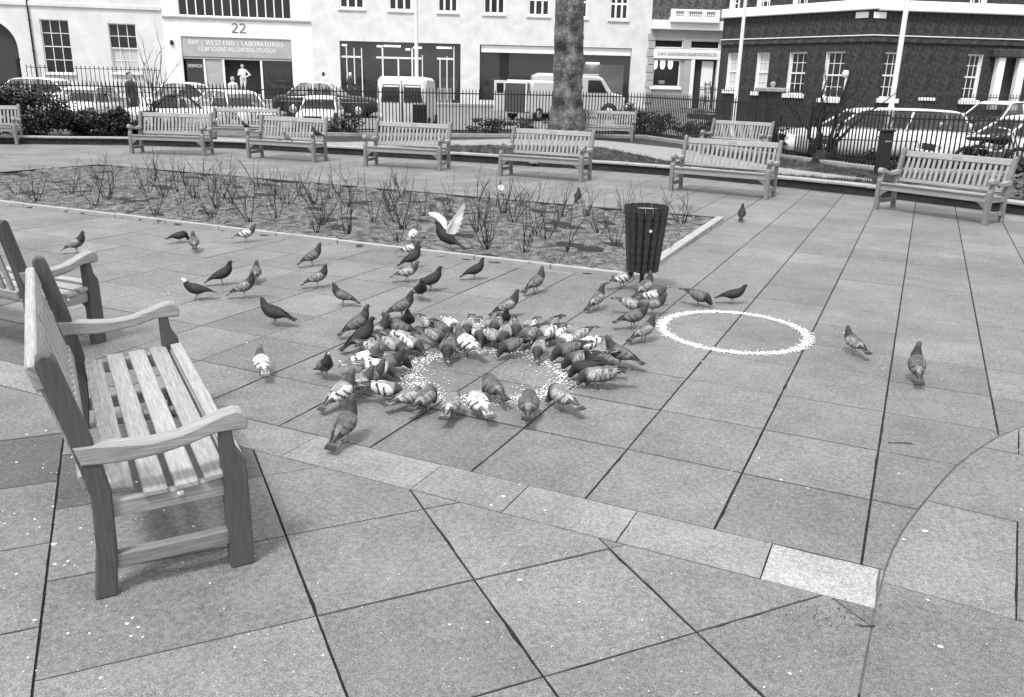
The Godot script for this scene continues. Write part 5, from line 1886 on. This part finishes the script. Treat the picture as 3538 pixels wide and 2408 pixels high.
func person_bones(h: float, skin_g: float, hair: float, shirt: float, legs: float, arms: Array, coat: float, skirt := false) -> Array:
	# proportions of a standing adult, facing +z
	var s := h / 1.75
	var b := []
	var V := func(x: float, y: float, z: float) -> Vector3: return Vector3(x, y, z) * s
	b.append([V.call(0, 1.60, 0.0), V.call(0, 1.66, 0.0), 0.085 * s, 0.09 * s, skin_g])
	b.append([V.call(0, 1.545, 0.03), V.call(0, 1.56, 0.035), 0.055 * s, 0.05 * s, skin_g])
	b.append([V.call(0, 1.60, 0.095), V.call(0, 1.585, 0.102), 0.014 * s, 0.017 * s, skin_g])
	for sx in [-1.0, 1.0]: b.append([V.call(sx * 0.09, 1.60, -0.005), V.call(sx * 0.092, 1.63, -0.01), 0.016 * s, 0.02 * s, skin_g])
	b.append([V.call(0, 1.68, -0.025), V.call(0, 1.62, -0.05), 0.092 * s, 0.085 * s, hair])
	b.append([V.call(0, 1.42, -0.01), V.call(0, 1.54, 0.0), 0.058 * s, 0.055 * s, skin_g])
	b.append([V.call(-0.13, 1.40, 0), V.call(0.13, 1.40, 0), 0.075 * s, 0.075 * s, shirt])
	b.append([V.call(0, 1.36, 0), V.call(0, 1.05, 0), 0.135 * s, 0.12 * s, shirt])
	b.append([V.call(-0.07, 1.30, 0), V.call(-0.05, 1.02, 0), 0.11 * s, 0.10 * s, shirt])
	b.append([V.call(0.07, 1.30, 0), V.call(0.05, 1.02, 0), 0.11 * s, 0.10 * s, shirt])
	b.append([V.call(-0.07, 0.95, 0), V.call(0.07, 0.95, 0), 0.115 * s, 0.115 * s, coat if coat >= 0 else legs])
	for sx in [-1.0, 1.0]:
		var hip: Vector3 = V.call(sx * 0.09, 0.90, 0)
		var kn: Vector3 = V.call(sx * 0.105, 0.50, 0.02 * sx)
		var an: Vector3 = V.call(sx * 0.115, 0.09, -0.01 + 0.05 * sx)
		b.append([hip, kn, 0.088 * s, 0.06 * s, (coat if coat >= 0 else legs)])
		b.append([kn, an, 0.056 * s, 0.04 * s, skin_g if skirt else legs])
		b.append([an - V.call(0, 0.05, 0), an + V.call(0.01 * sx, -0.055, 0.15), 0.04 * s, 0.033 * s, 0.03])
		if coat >= 0: b.append([V.call(sx * 0.07, 0.9, 0), V.call(sx * 0.09, 0.52, 0), 0.125 * s, 0.13 * s, coat])
	for k in 2:
		var sx := -1.0 if k == 0 else 1.0
		var sh: Vector3 = V.call(sx * 0.185, 1.39, 0)
		var el: Vector3 = arms[k][0] * s
		var wr: Vector3 = arms[k][1] * s
		var dn := (wr - el).normalized()
		b.append([sh, el, 0.056 * s, 0.045 * s, shirt])
		b.append([el, wr, 0.043 * s, 0.03 * s, shirt])
		b.append([wr, wr + dn * 0.09 * s, 0.032 * s, 0.028 * s, skin_g])
		for q in 4: b.append([wr + dn * 0.09 * s, wr + dn * (0.155 + 0.012 * (q % 3)) * s + Vector3(0, 0, (q - 1.5) * 0.017) * s, 0.011 * s, 0.009 * s, skin_g])
		b.append([wr + dn * 0.03 * s, wr + dn * 0.08 * s + Vector3(0, 0, 0.05) * s, 0.012 * s, 0.010 * s, skin_g])
	return b
func make_people() -> void:
	var down := [[Vector3(-0.24, 1.12, -0.02), Vector3(-0.25, 0.88, 0.06)], [Vector3(0.24, 1.12, -0.02), Vector3(0.25, 0.88, 0.06)]]
	var hip := [[Vector3(-0.25, 1.14, 0.02), Vector3(-0.10, 1.16, 0.2)], [Vector3(0.40, 1.16, -0.06), Vector3(0.16, 1.02, 0.06)]]
	var list := [
		["person in a white shirt and pale trousers, hand on hip in the doorway", 842.0, -52.6, 0.58, 1.75, 0.15, 0.35, 0.08, 0.85, 0.75, hip, -1.0, false],
		["person with pale hair and a light jacket below the loading step", 805.0, -40.5, 0.10, 1.56, 0.2, 0.35, 0.6, 0.6, 0.3, down, 0.55, false],
		["person with dark hair and a pale coat by the stone pier", 1120.0, -53.2, 0.29, 1.70, 3.0, 0.6, 0.03, 0.62, 0.4, down, 0.62, true],
		["person with white hair and a dark coat at the shop window", 1212.0, -53.6, 0.29, 1.72, 2.6, 0.5, 0.75, 0.04, 0.05, down, 0.04, false],
		["person in a long dark coat walking behind the sapling", 452.0, -31.0, 0.0, 1.78, 1.4, 0.35, 0.03, 0.05, 0.03, down, 0.05, false]]
	for q in list:
		var p := atz(q[1], 300, q[2])
		var bones := person_bones(q[4], q[6], q[7], q[8], q[9], q[10], q[11], q[12])
		var o := inst("person", skin(bones, 0.032, 0.035), mats.cloth, self, Vector3(p.x, q[3], q[2]))
		o.rotation.y = q[5]
		tag(o, q[0], "person", "people on the street")

# ---------- pigeons ----------
func cr(p: Array, t: float) -> Array:
	var n := p.size()
	var f := clampf(t, 0.0, 0.9999) * (n - 1)
	var i := int(f)
	var u := f - i
	var a: Array = p[maxi(i - 1, 0)]
	var b: Array = p[i]
	var c: Array = p[i + 1]
	var d: Array = p[mini(i + 2, n - 1)]
	var out := []
	for k in a.size():
		out.append(0.5 * ((2 * b[k]) + (c[k] - a[k]) * u + (2 * a[k] - 5 * b[k] + 4 * c[k] - d[k]) * u * u + (3 * b[k] - a[k] - 3 * c[k] + d[k]) * u * u * u))
	return out
var coats := {
	"pale": {head = 0.08, neck = 0.04, body = 0.2, wing = 0.46, bar = 0.012, chk = 0.0, tip = 0.05, tail = 0.16, rump = 0.45},
	"white": {head = 0.10, neck = 0.06, body = 0.34, wing = 0.62, bar = 0.015, chk = 0.0, tip = 0.14, tail = 0.3, rump = 0.6},
	"dark": {head = 0.012, neck = 0.010, body = 0.012, wing = 0.014, bar = 0.014, chk = 0.0, tip = 0.008, tail = 0.010, rump = 0.016},
	"grey": {head = 0.045, neck = 0.022, body = 0.075, wing = 0.12, bar = 0.045, chk = 0.35, tip = 0.025, tail = 0.07, rump = 0.16},
	"check": {head = 0.035, neck = 0.022, body = 0.08, wing = 0.26, bar = 0.10, chk = 0.8, tip = 0.025, tail = 0.07, rump = 0.22},
	"light_check": {head = 0.06, neck = 0.035, body = 0.15, wing = 0.32, bar = 0.10, chk = 0.5, tip = 0.05, tail = 0.16, rump = 0.34},
	"whitehead": {head = 0.7, neck = 0.02, body = 0.02, wing = 0.025, bar = 0.025, chk = 0.2, tip = 0.012, tail = 0.02, rump = 0.03}}
var pig_cache := {}
func pigeon_mesh(pose: String, coat: String, turn := 0) -> ArrayMesh:
	var key := pose + coat + str(turn)
	if pig_cache.has(key): return pig_cache[key]
	var C: Dictionary = coats[coat]
	var r := RandomNumberGenerator.new()
	r.seed = key.hash()
	var st := begin(true)
	var pitch: float = {"stand": 0.46, "walk": 0.26, "peck": -0.24, "feed": 0.14, "fly": 0.5}[pose]
	var hip: float = {"stand": 0.138, "walk": 0.132, "peck": 0.124, "feed": 0.116, "fly": 0.0}[pose]
	var rot := Basis(Vector3.BACK, pitch)
	var T3 := func(x: float, y: float, z: float) -> Vector3: return rot * Vector3(x, y, z) + Vector3(0, hip, 0)
	# stations: x, y, half width, half height, along the back from tail to breast in the body's own frame
	var P := [[-0.218, -0.006, 0.040, 0.003], [-0.17, -0.002, 0.036, 0.005], [-0.125, 0.0, 0.031, 0.012], [-0.09, -0.001, 0.036, 0.024], [-0.055, -0.004, 0.050, 0.042], [-0.01, -0.006, 0.059, 0.055], [0.035, -0.003, 0.059, 0.058], [0.07, 0.006, 0.050, 0.049]]
	var body := []
	for p in P:
		var v: Vector3 = T3.call(p[0], p[1], 0)
		body.append([v.x, v.y, p[2], p[3], 0.0])
	var bx: float = body[7][0]
	var by: float = body[7][1]
	var nk: Array
	if pose == "peck": nk = [[0.026, -0.020, 0.038, 0.038], [0.045, -0.042, 0.028, 0.029], [0.058, -0.058, 0.0225, 0.0235], [0.070, -0.068, 0.0200, 0.0205], [0.080, -0.075, 0.012, 0.012], [0.086, -0.081, 0.005, 0.005], [0.095, -0.098, 0.0012, 0.0012]]
	elif pose == "feed": nk = [[0.028, -0.028, 0.038, 0.038], [0.050, -0.058, 0.028, 0.029], [0.062, -0.080, 0.0225, 0.0235], [0.073, -0.093, 0.0200, 0.0205], [0.082, -0.100, 0.012, 0.012], [0.088, -0.105, 0.005, 0.005], [0.097, -0.120, 0.0012, 0.0012]]
	elif pose == "walk": nk = [[0.024, 0.022, 0.040, 0.040], [0.040, 0.048, 0.028, 0.029], [0.052, 0.070, 0.022, 0.023], [0.066, 0.079, 0.0195, 0.0195], [0.079, 0.077, 0.012, 0.012], [0.086, 0.074, 0.005, 0.005], [0.104, 0.066, 0.0012, 0.0012]]
	else: nk = [[0.016, 0.026, 0.041, 0.041], [0.024, 0.054, 0.029, 0.030], [0.034, 0.080, 0.022, 0.023], [0.047, 0.092, 0.0195, 0.0195], [0.061, 0.091, 0.012, 0.012], [0.068, 0.088, 0.005, 0.005], [0.086, 0.081, 0.0012, 0.0012]]
	for k in nk.size():
		var q: Array = nk[k]
		body.append([bx + q[0] * (1.0 - 0.12 * absf(turn)), by + q[1], q[2], q[3], turn * 0.030 * pow(k / 6.0, 1.4)])
	var NR := 46
	var NS := 14
	var rings := []
	var cols := []
	for i in NR + 1:
		var t := float(i) / NR
		var a := cr(body, t)
		var b := cr(body, minf(t + 0.01, 1.0))
		var c := cr(body, maxf(t - 0.01, 0.0))
		var tg := Vector2(b[0] - c[0], b[1] - c[1]).normalized()
		var up := Vector3(-tg.y, tg.x, 0)
		var ring := []
		var cl := []
		for k in NS:
			var an := TAU * k / NS
			ring.append(Vector3(a[0], a[1], a[4]) + up * cos(an) * maxf(a[3], 0.0008) + Vector3(0, 0, sin(an) * maxf(a[2], 0.0008)))
			var g: float
			if t < 0.045: g = C.tip * 0.6
			elif t < 0.17: g = C.tail
			elif t < 0.27: g = C.rump if cos(an) > 0 else C.body * 0.8
			elif t < 0.50: g = C.body
			elif t < 0.68: g = C.neck
			elif t < 0.89: g = C.head
			else: g = 0.12
			g *= r.randf_range(0.62, 1.38)
			if coat == "dark" or coat == "whitehead": pass
			elif t >= 0.83 and t < 0.89: g = 0.5     # pale cere above the beak
			cl.append(g)
		rings.append(ring)
		cols.append(cl)
	var q4 := func(A: Array, CA: Array, i: int, k: int, n: int, cen: Vector3) -> void:
		var k2 := (k + 1) % n
		var ids := [[i, k], [i, k2], [i + 1, k2], [i, k], [i + 1, k2], [i + 1, k]]
		for tr in 2:
			var v := []
			for j in 3: v.append(ids[tr * 3 + j])
			var pa: Vector3 = A[v[0][0]][v[0][1]]
			var pb: Vector3 = A[v[1][0]][v[1][1]]
			var pc: Vector3 = A[v[2][0]][v[2][1]]
			if (pb - pa).cross(pc - pa).dot((pa + pb + pc) / 3 - cen) > 0:
				var h = v[1]
				v[1] = v[2]
				v[2] = h
			for j in 3:
				var g: float = CA[v[j][0]][v[j][1]]
				st.set_color(Color(g, g, g))
				st.add_vertex(A[v[j][0]][v[j][1]])
	for i in NR:
		var a := cr(body, (i + 0.5) / NR)
		for k in NS: q4.call(rings, cols, i, k, NS, Vector3(a[0], a[1], a[4]))
	# folded wings
	var W := [[0.068, 0.004, 0.037, 0.006, 0.006], [0.052, 0.006, 0.049, 0.026, 0.011], [0.020, 0.004, 0.057, 0.039, 0.012], [-0.02, 0.003, 0.056, 0.041, 0.011], [-0.06, 0.004, 0.046, 0.033, 0.010], [-0.10, 0.008, 0.034, 0.022, 0.008], [-0.135, 0.010, 0.021, 0.012, 0.006], [-0.172, 0.008, 0.010, 0.004, 0.003]]
	var fly := pose == "fly"
	for s in ([] if fly else [-1.0, 1.0]):
		var wr := []
		var wc := []
		var NW := 60
		for i in NW + 1:
			var t := float(i) / NW
			var a := cr(W, t)
			var ring := []
			var cl := []
			for k in 16:
				var an := TAU * k / 16
				var yy: float = cos(an) * maxf(a[3], 0.001)
				var zz: float = sin(an) * maxf(a[4], 0.001) - maxf(0.0, yy) * 0.55
				ring.append(T3.call(a[0] - yy * 0.10, a[1] + yy, (a[2] + zz) * s))
				var g: float = C.wing
				var vv := cos(an)
				if t > 0.70: g = C.tip
				elif t > 0.50 + vv * 0.05 and t < 0.565 + vv * 0.05: g = C.bar
				elif t > 0.35 + vv * 0.05 and t < 0.41 + vv * 0.05 and vv < 0.7: g = C.bar
				elif C.chk > 0.0 and t > 0.06 and r.randf() < 0.5 * C.chk: g = lerpf(g, 0.03, 0.75)
				g *= r.randf_range(0.68, 1.3)
				cl.append(minf(g, 0.9))
			wr.append(ring)
			wc.append(cl)
		for i in NW:
			var a := cr(W, (i + 0.5) / NW)
			for k in 16: q4.call(wr, wc, i, k, 16, T3.call(a[0], a[1], a[2] * s))
	if fly:
		# raised wings: an arm and separate flight feathers
		for s in [-1.0, 1.0]:
			var root: Vector3 = T3.call(0.03 + 0.02 * s, 0.045, 0.03 * s)
			var el := root + (Vector3(0.05, 0.045, 0.03) if s > 0 else Vector3(-0.03, 0.07, -0.04))
			var wrist := el + (Vector3(0.05, 0.03, 0.03) if s > 0 else Vector3(-0.05, 0.075, -0.03))
			var ends := [root, el, wrist]
			for f in 20:
				var u := f / 19.0
				var p: Vector3 = root.lerp(el, u * 2.0) if u < 0.5 else el.lerp(wrist, (u - 0.5) * 2.0)
				var dir: Vector3
				if s > 0: dir = Vector3(0.15, 0.95, 0.3).lerp(Vector3(0.9, 0.4, 0.3), pow(u, 1.1)).normalized()
				else: dir = Vector3(-1.0, 0.05, -0.2).lerp(Vector3(-0.62, 0.8, -0.2), pow(u, 1.1)).normalized()
				var fl := lerpf(0.10, 0.15 if s > 0 else 0.21, u) * (0.92 + 0.08 * (f % 3))
				var side := dir.cross(Vector3(0.1, 0.0, 1.0)).normalized() * 0.0115
				var tip := p + dir * fl
				var m1 := p + dir * fl * 0.82
				var g := 0.75 if u < 0.7 else 0.55
				for tr in [[p - side * 0.8, p + side * 0.8, m1 + side], [p - side * 0.8, m1 + side, m1 - side], [m1 - side, m1 + side, tip]]:
					for v in tr:
						st.set_color(Color(g, g, g))
						st.add_vertex(v + Vector3(0, 0, 0.0008 * f))
			for e in 2:
				for kk in 6:
					var a0 := TAU * kk / 6
					var a1 := TAU * (kk + 1) / 6
					var o0 := Vector3(cos(a0), sin(a0), 0) * 0.013
					var o1 := Vector3(cos(a1), sin(a1), 0) * 0.013
					for v in [ends[e] + o0, ends[e] + o1, ends[e + 1] + o1 * 0.7, ends[e] + o0, ends[e + 1] + o1 * 0.7, ends[e + 1] + o0 * 0.7]:
						st.set_color(Color(0.7, 0.7, 0.7))
						st.add_vertex(v)
	# legs and toes
	var gl := 0.30
	st.set_color(Color(gl, gl, gl))
	for s in ([] if fly else [-1.0, 1.0]):
		var step: float = 0.02 * s if pose == "walk" else 0.004 * s
		var ft := Vector3(0.004 + step, 0.004, 0.022 * s)
		tube(st, [Vector3(-0.012, hip - 0.035, 0.022 * s), Vector3(-0.004 + step * 0.4, 0.045, 0.023 * s), ft], [0.013, 0.0045, 0.0036], 6)
		for d in [Vector3(0.032, -0.002, 0), Vector3(0.026, -0.002, 0.016), Vector3(0.026, -0.002, -0.016), Vector3(-0.018, -0.002, 0)]: tube(st, [ft, ft + d], [0.0036, 0.002], 5)
	var m := done(st)
	pig_cache[key] = m
	return m
func make_pigeons() -> void:
	var ring := "at the trampled crumb ring"
	var bin := "by the litter bin"
	var open := "out on the open paving"
	var lawn := "near the edging of the rose bed"
	var word := {"pale": "pale grey pigeon with two black wing bars", "white": "white-winged pigeon with black wing bars", "dark": "blackish pigeon", "grey": "dull grey pigeon", "check": "dark chequered pigeon", "light_check": "pale chequered pigeon", "whitehead": "dark pigeon with a white head"}
	var posew := {"stand": "standing", "walk": "walking", "peck": "pecking"}
	# [x, y of the feet in the photograph, heading in degrees (0 right, 90 away), pose, coat, where]
	var L := [
		[268, 877, 10, "stand", "check", "just beyond the arm of the turned bench"],
		[622, 838, 55, "peck", "dark", lawn], [673, 868, 115, "walk", "grey", lawn], [853, 837, 20, "walk", "pale", lawn], [1081, 921, 25, "stand", "grey", lawn],
		[770, 985, 15, "stand", "dark", open], [886, 974, 95, "walk", "grey", open], [848, 1031, 18, "stand", "check", open], [1100, 995, 15, "stand", "check", open],
		[682, 1038, 215, "walk", "whitehead", open], [950, 1126, 160, "walk", "dark", open], [1185, 1057, 178, "stand", "grey", open], [1391, 1100, 12, "stand", "grey", open],
		[1453, 1039, 285, "stand", "dark", open], [1490, 1006, 25, "stand", "dark", open], [908, 1300, 118, "walk", "white", open], [1123, 1312, 295, "stand", "grey", open],
		[1427, 842, 80, "walk", "white", lawn], [1417, 888, 15, "walk", "pale", lawn], [1424, 925, 22, "stand", "dark", lawn], [1408, 974, 18, "walk", "light_check", lawn],
		[1641, 967, 12, "stand", "dark", lawn], [1851, 1014, 50, "stand", "grey", lawn], [1753, 1098, 18, "stand", "check", open],
		[1237, 1164, 28, "stand", "grey", ring], [1250, 1212, 35, "stand", "dark", ring], [1409, 1148, 275, "stand", "dark", ring], [1375, 1178, 185, "walk", "grey", ring],
		[1390, 1215, 350, "peck", "pale", ring], [1505, 1203, 340, "peck", "check", ring], [1362, 1243, 330, "peck", "light_check", ring], [1300, 1252, 345, "peck", "light_check", ring],
		[1260, 1292, 8, "walk", "white", ring], [1342, 1306, 18, "walk", "grey", ring], [1278, 1350, 22, "walk", "light_check", ring], [1183, 1410, 42, "stand", "pale", ring],
		[1330, 1396, 18, "peck", "pale", ring], [1195, 1532, 72, "stand", "grey", ring], [1470, 1425, 58, "peck", "check", ring], [1560, 1445, 82, "peck", "light_check", ring],
		[1652, 1440, 118, "peck", "white", ring], [1702, 1388, 112, "peck", "grey", ring], [1825, 1448, 95, "peck", "grey", ring], [1938, 1420, 125, "peck", "light_check", ring],
		[2055, 1345, 172, "peck", "light_check", ring], [2022, 1318, 178, "peck", "dark", ring], [2055, 1275, 188, "peck", "light_check", ring], [1960, 1257, 190, "peck", "grey", ring],
		[2140, 1270, 150, "walk", "grey", ring], [2030, 1232, 200, "peck", "white", ring], [1952, 1216, 235, "peck", "white", ring], [1884, 1196, 212, "peck", "pale", ring],
		[1860, 1247, 250, "peck", "light_check", ring], [1765, 1238, 215, "peck", "grey", ring], [1705, 1203, 330, "peck", "light_check", ring], [1613, 1236, 140, "walk", "white", ring],
		[1548, 1247, 268, "peck", "grey", ring], [1560, 1168, 300, "peck", "white", ring], [1618, 1172, 272, "peck", "light_check", ring], [1672, 1172, 290, "peck", "light_check", ring],
		[1712, 1168, 265, "peck", "check", ring], [1742, 1152, 282, "stand", "dark", ring], [1780, 1178, 270, "peck", "check", ring], [1828, 1170, 250, "peck", "pale", ring],
		[1898, 1168, 230, "peck", "check", ring], [1484, 1158, 310, "peck", "light_check", ring],
		[1415, 1414, 40, "peck", "light_check", ring], [1300, 1190, 20, "stand", "check", ring], [1420, 1228, 335, "peck", "pale", ring],
		[1306, 1325, 15, "peck", "white", ring], [1240, 1372, 35, "walk", "light_check", ring], 
		[1655, 1190, 280, "peck", "pale", ring], [1745, 1190, 262, "peck", "light_check", ring], [1820, 1205, 240, "peck", "check", ring],
		[1920, 1190, 225, "peck", "white", ring], [1990, 1205, 215, "peck", "light_check", ring], [2000, 1290, 186, "peck", "check", ring], [2070, 1310, 176, "walk", "dark", ring],
		[1530, 1185, 310, "peck", "grey", ring], [1590, 1205, 290, "peck", "check", ring], [1365, 1290, 10, "peck", "check", ring], [2085, 1345, 168, "peck", "check", ring],
		[2150, 997, 25, "walk", "pale", bin], [2226, 1030, 48, "stand", "check", bin], [2254, 1057, 338, "walk", "pale", bin], [2060, 1072, 52, "stand", "check", bin],
		[2178, 1088, 345, "peck", "light_check", bin], [2256, 1088, 352, "walk", "check", bin], [2188, 1138, 8, "walk", "grey", bin], [2224, 1183, 32, "stand", "check", bin],
		[2412, 1060, 338, "peck", "grey", bin], [2530, 1050, 4, "walk", "dark", bin], [2560, 764, 65, "stand", "dark", "past the far corner of the rose bed"],
		[2945, 1226, 118, "walk", "check", "beyond the whole crumb ring"], [3158, 1318, 68, "stand", "grey", "beyond the whole crumb ring"],
		[1731, 673, 100, "stand", "white", "behind the rose bed"], [1995, 701, 80, "stand", "dark", "behind the rose bed"], [1835, 575, 180, "walk", "white", "under a bench"]]
	for q in L:
		var hv := int(q[0] * 7 + q[1] * 3)
		var pose: String = q[3]
		if pose == "peck" and q[2] > 35 and q[2] < 140: pose = "feed"
		var o := inst("pigeon", pigeon_mesh(pose, q[4], hv % 3 - 1), mats.feather, self, gp(q[0], q[1]))
		o.rotation.y = deg_to_rad(q[2] + hv % 17 - 8)
		var s := (0.83 if q[5] == ring else 0.81) + 0.05 * sin(q[0] * 1.7 + q[1])
		o.scale = Vector3(s, s * (0.94 + 0.02 * (hv % 7)), s * (0.95 + 0.02 * (hv % 5)))
		tag(o, "%s %s %s" % [word[q[4]], posew[q[3]], q[5]], "pigeon", "pigeons in the square")
	# on benches
	var perch := [
		[gp(1098, 480, 0.66), 0.664, 190, "dark", "blackish pigeon perched on the arm of a bench"],
		[gp(993, 492, 0.44), 0.44, 150, "grey", "dull grey pigeon perched on the seat of a bench"],
		[gp(850, 448, 0.45), 0.455, 200, "dark", "blackish pigeon perched on the bench beyond the low wall"]]
	for q in perch:
		var p: Vector3 = q[0]
		p.y = q[1]
		var o := inst("pigeon", pigeon_mesh("stand", q[3]), mats.feather, self, p)
		o.rotation.y = deg_to_rad(q[2])
		o.scale = Vector3.ONE * 0.8
		tag(o, q[4], "pigeon", "pigeons in the square")
	var fl := gp(1545, 880, 0.0)
	var o := inst("pigeon", pigeon_mesh("fly", "dark"), mats.feather, self, Vector3(fl.x, 0.20, fl.z))
	o.basis = Basis(Vector3.UP, deg_to_rad(165)).scaled(Vector3.ONE * 1.15)
	tag(o, "dark pigeon taking off above the rose bed with pale wings raised", "pigeon", "pigeons in the square")

# ---------- crumbs, droppings, twigs ----------
func make_litter() -> void:
	rng.seed = 314
	var mesh := lump(0.5, 2)
	var spec := [["crumb_ring", "unbroken ring of white crumbs on the paving", Vector2(1.76, -6.45), 0.565, 0.58, 4000, 0.023, 0.0], ["crumb_ring", "trampled ring of white crumbs among the feeding pigeons", Vector2(-0.16, -5.29), 0.51, 0.51, 3400, 0.044, 1.0]]
	for q in spec:
		var xf := []
		for k in q[5]:
			var a := rng.randf() * TAU
			var gap := 0.0
			if q[7] > 0.0:
				gap = 0.5 + 0.5 * sin(a * 3.0 + 0.8) * sin(a * 7.0)
				if rng.randf() < gap * 0.6: continue
			var rr: float = 1.0 + rng.randfn() * q[6] / 0.58 * (1.8 if q[7] > 0.0 and rng.randf() < 0.25 else 1.0)
			if k % 70 == 0 and q[7] > 0.0: rr = rng.randf_range(0.4, 1.3)
			var c: Vector2 = q[2]
			var s := rng.randf_range(0.004, 0.013)
			xf.append(Transform3D(Basis.from_euler(Vector3(rng.randf() * 6, rng.randf() * 6, rng.randf() * 6)).scaled(Vector3(s, s * 0.7, s)), Vector3(c.x + cos(a) * rr * q[3], 0.002 + s * 0.3, c.y + sin(a) * rr * q[4])))
		var o := scatter(q[0], mesh, mats.crumb, xf, self)
		tag(o, q[1], "crumbs", "", "stuff")
	# loose crumbs and bird droppings over the slabs
	var xf := []
	for k in 420:
		var p := gp(rng.randf_range(0, 3538), 700 + 1700 * pow(rng.randf(), 0.8))
		if Geometry2D.is_point_in_polygon(Vector2(p.x, p.z), bed_outline()): continue
		var s := rng.randf_range(0.0025, 0.0065)
		xf.append(Transform3D(Basis(Vector3.UP, rng.randf() * 6).scaled(Vector3(s, s * 0.6, s)), Vector3(p.x, 0.002, p.z)))
	tag(scatter("loose_crumbs", mesh, mats.crumb, xf, self), "stray white crumbs scattered over the paving", "crumbs", "", "stuff")
	var st := begin()
	var fn := FastNoiseLite.new()
	fn.seed = 3
	for k in 150:
		var px := rng.randf_range(0, 3538)
		var py := 640 + 1760 * rng.randf()
		if k < 60:
			px = rng.randf_range(15, 500)
			py = rng.randf_range(1450, 2350)
		var p := gp(px, py)
		if Geometry2D.is_point_in_polygon(Vector2(p.x, p.z), bed_outline()): continue
		var r := rng.randf_range(0.0025, 0.008) * (1.7 if rng.randf() < 0.12 else 1.0)
		var n := 9
		var e := rng.randf_range(0.5, 1.0)
		var tw := rng.randf() * TAU
		var pts := []
		for i in n:
			var a := TAU * i / n
			var rr := r * (1.0 + 0.45 * rng.randf_range(-1, 1))
			pts.append(p + Basis(Vector3.UP, tw) * Vector3(cos(a) * rr, 0.0018, sin(a) * rr * e))
		for i in n: tri(st, p + Vector3(0, 0.0035, 0), pts[i], pts[(i + 1) % n], Vector3.UP)
	tag(put("bird_droppings", st, mats.dropping), "white bird droppings spotted over the paving slabs", "droppings", "", "stuff")
	xf = []
	for k in 110:
		var p := gp(2870 + rng.randfn() * 70, 2125 + rng.randfn() * 26)
		var s := rng.randf_range(0.002, 0.006)
		xf.append(Transform3D(Basis(Vector3.UP, rng.randf() * 6).scaled(Vector3(s, s * 0.6, s * 1.6)), Vector3(p.x, 0.002, p.z)))
	tag(scatter("dark_grit", mesh, mats.clod, xf, self), "dark grit swept beside the palest edging stone", "grit", "", "stuff")
	# twigs
	var tw := [[3110, 1533, 0.13, "thin dark twig lying on the paving beyond the skewed slabs"], [2995, 2165, 0.06, "short curled twig by the palest edging stone"]]
	for q in tw:
		var p := gp(q[0], q[1])
		st = begin()
		var n := 5
		var pts := []
		var rd := []
		for i in n:
			pts.append(Vector3((i / (n - 1.0) - 0.5) * q[2], 0.004, rng.randf_range(-0.006, 0.006)))
			rd.append(0.0028)
		tube(st, pts, rd, 5)
		var o := put("twig", st, mats.stem, self, p)
		tag(o, q[3], "twig")
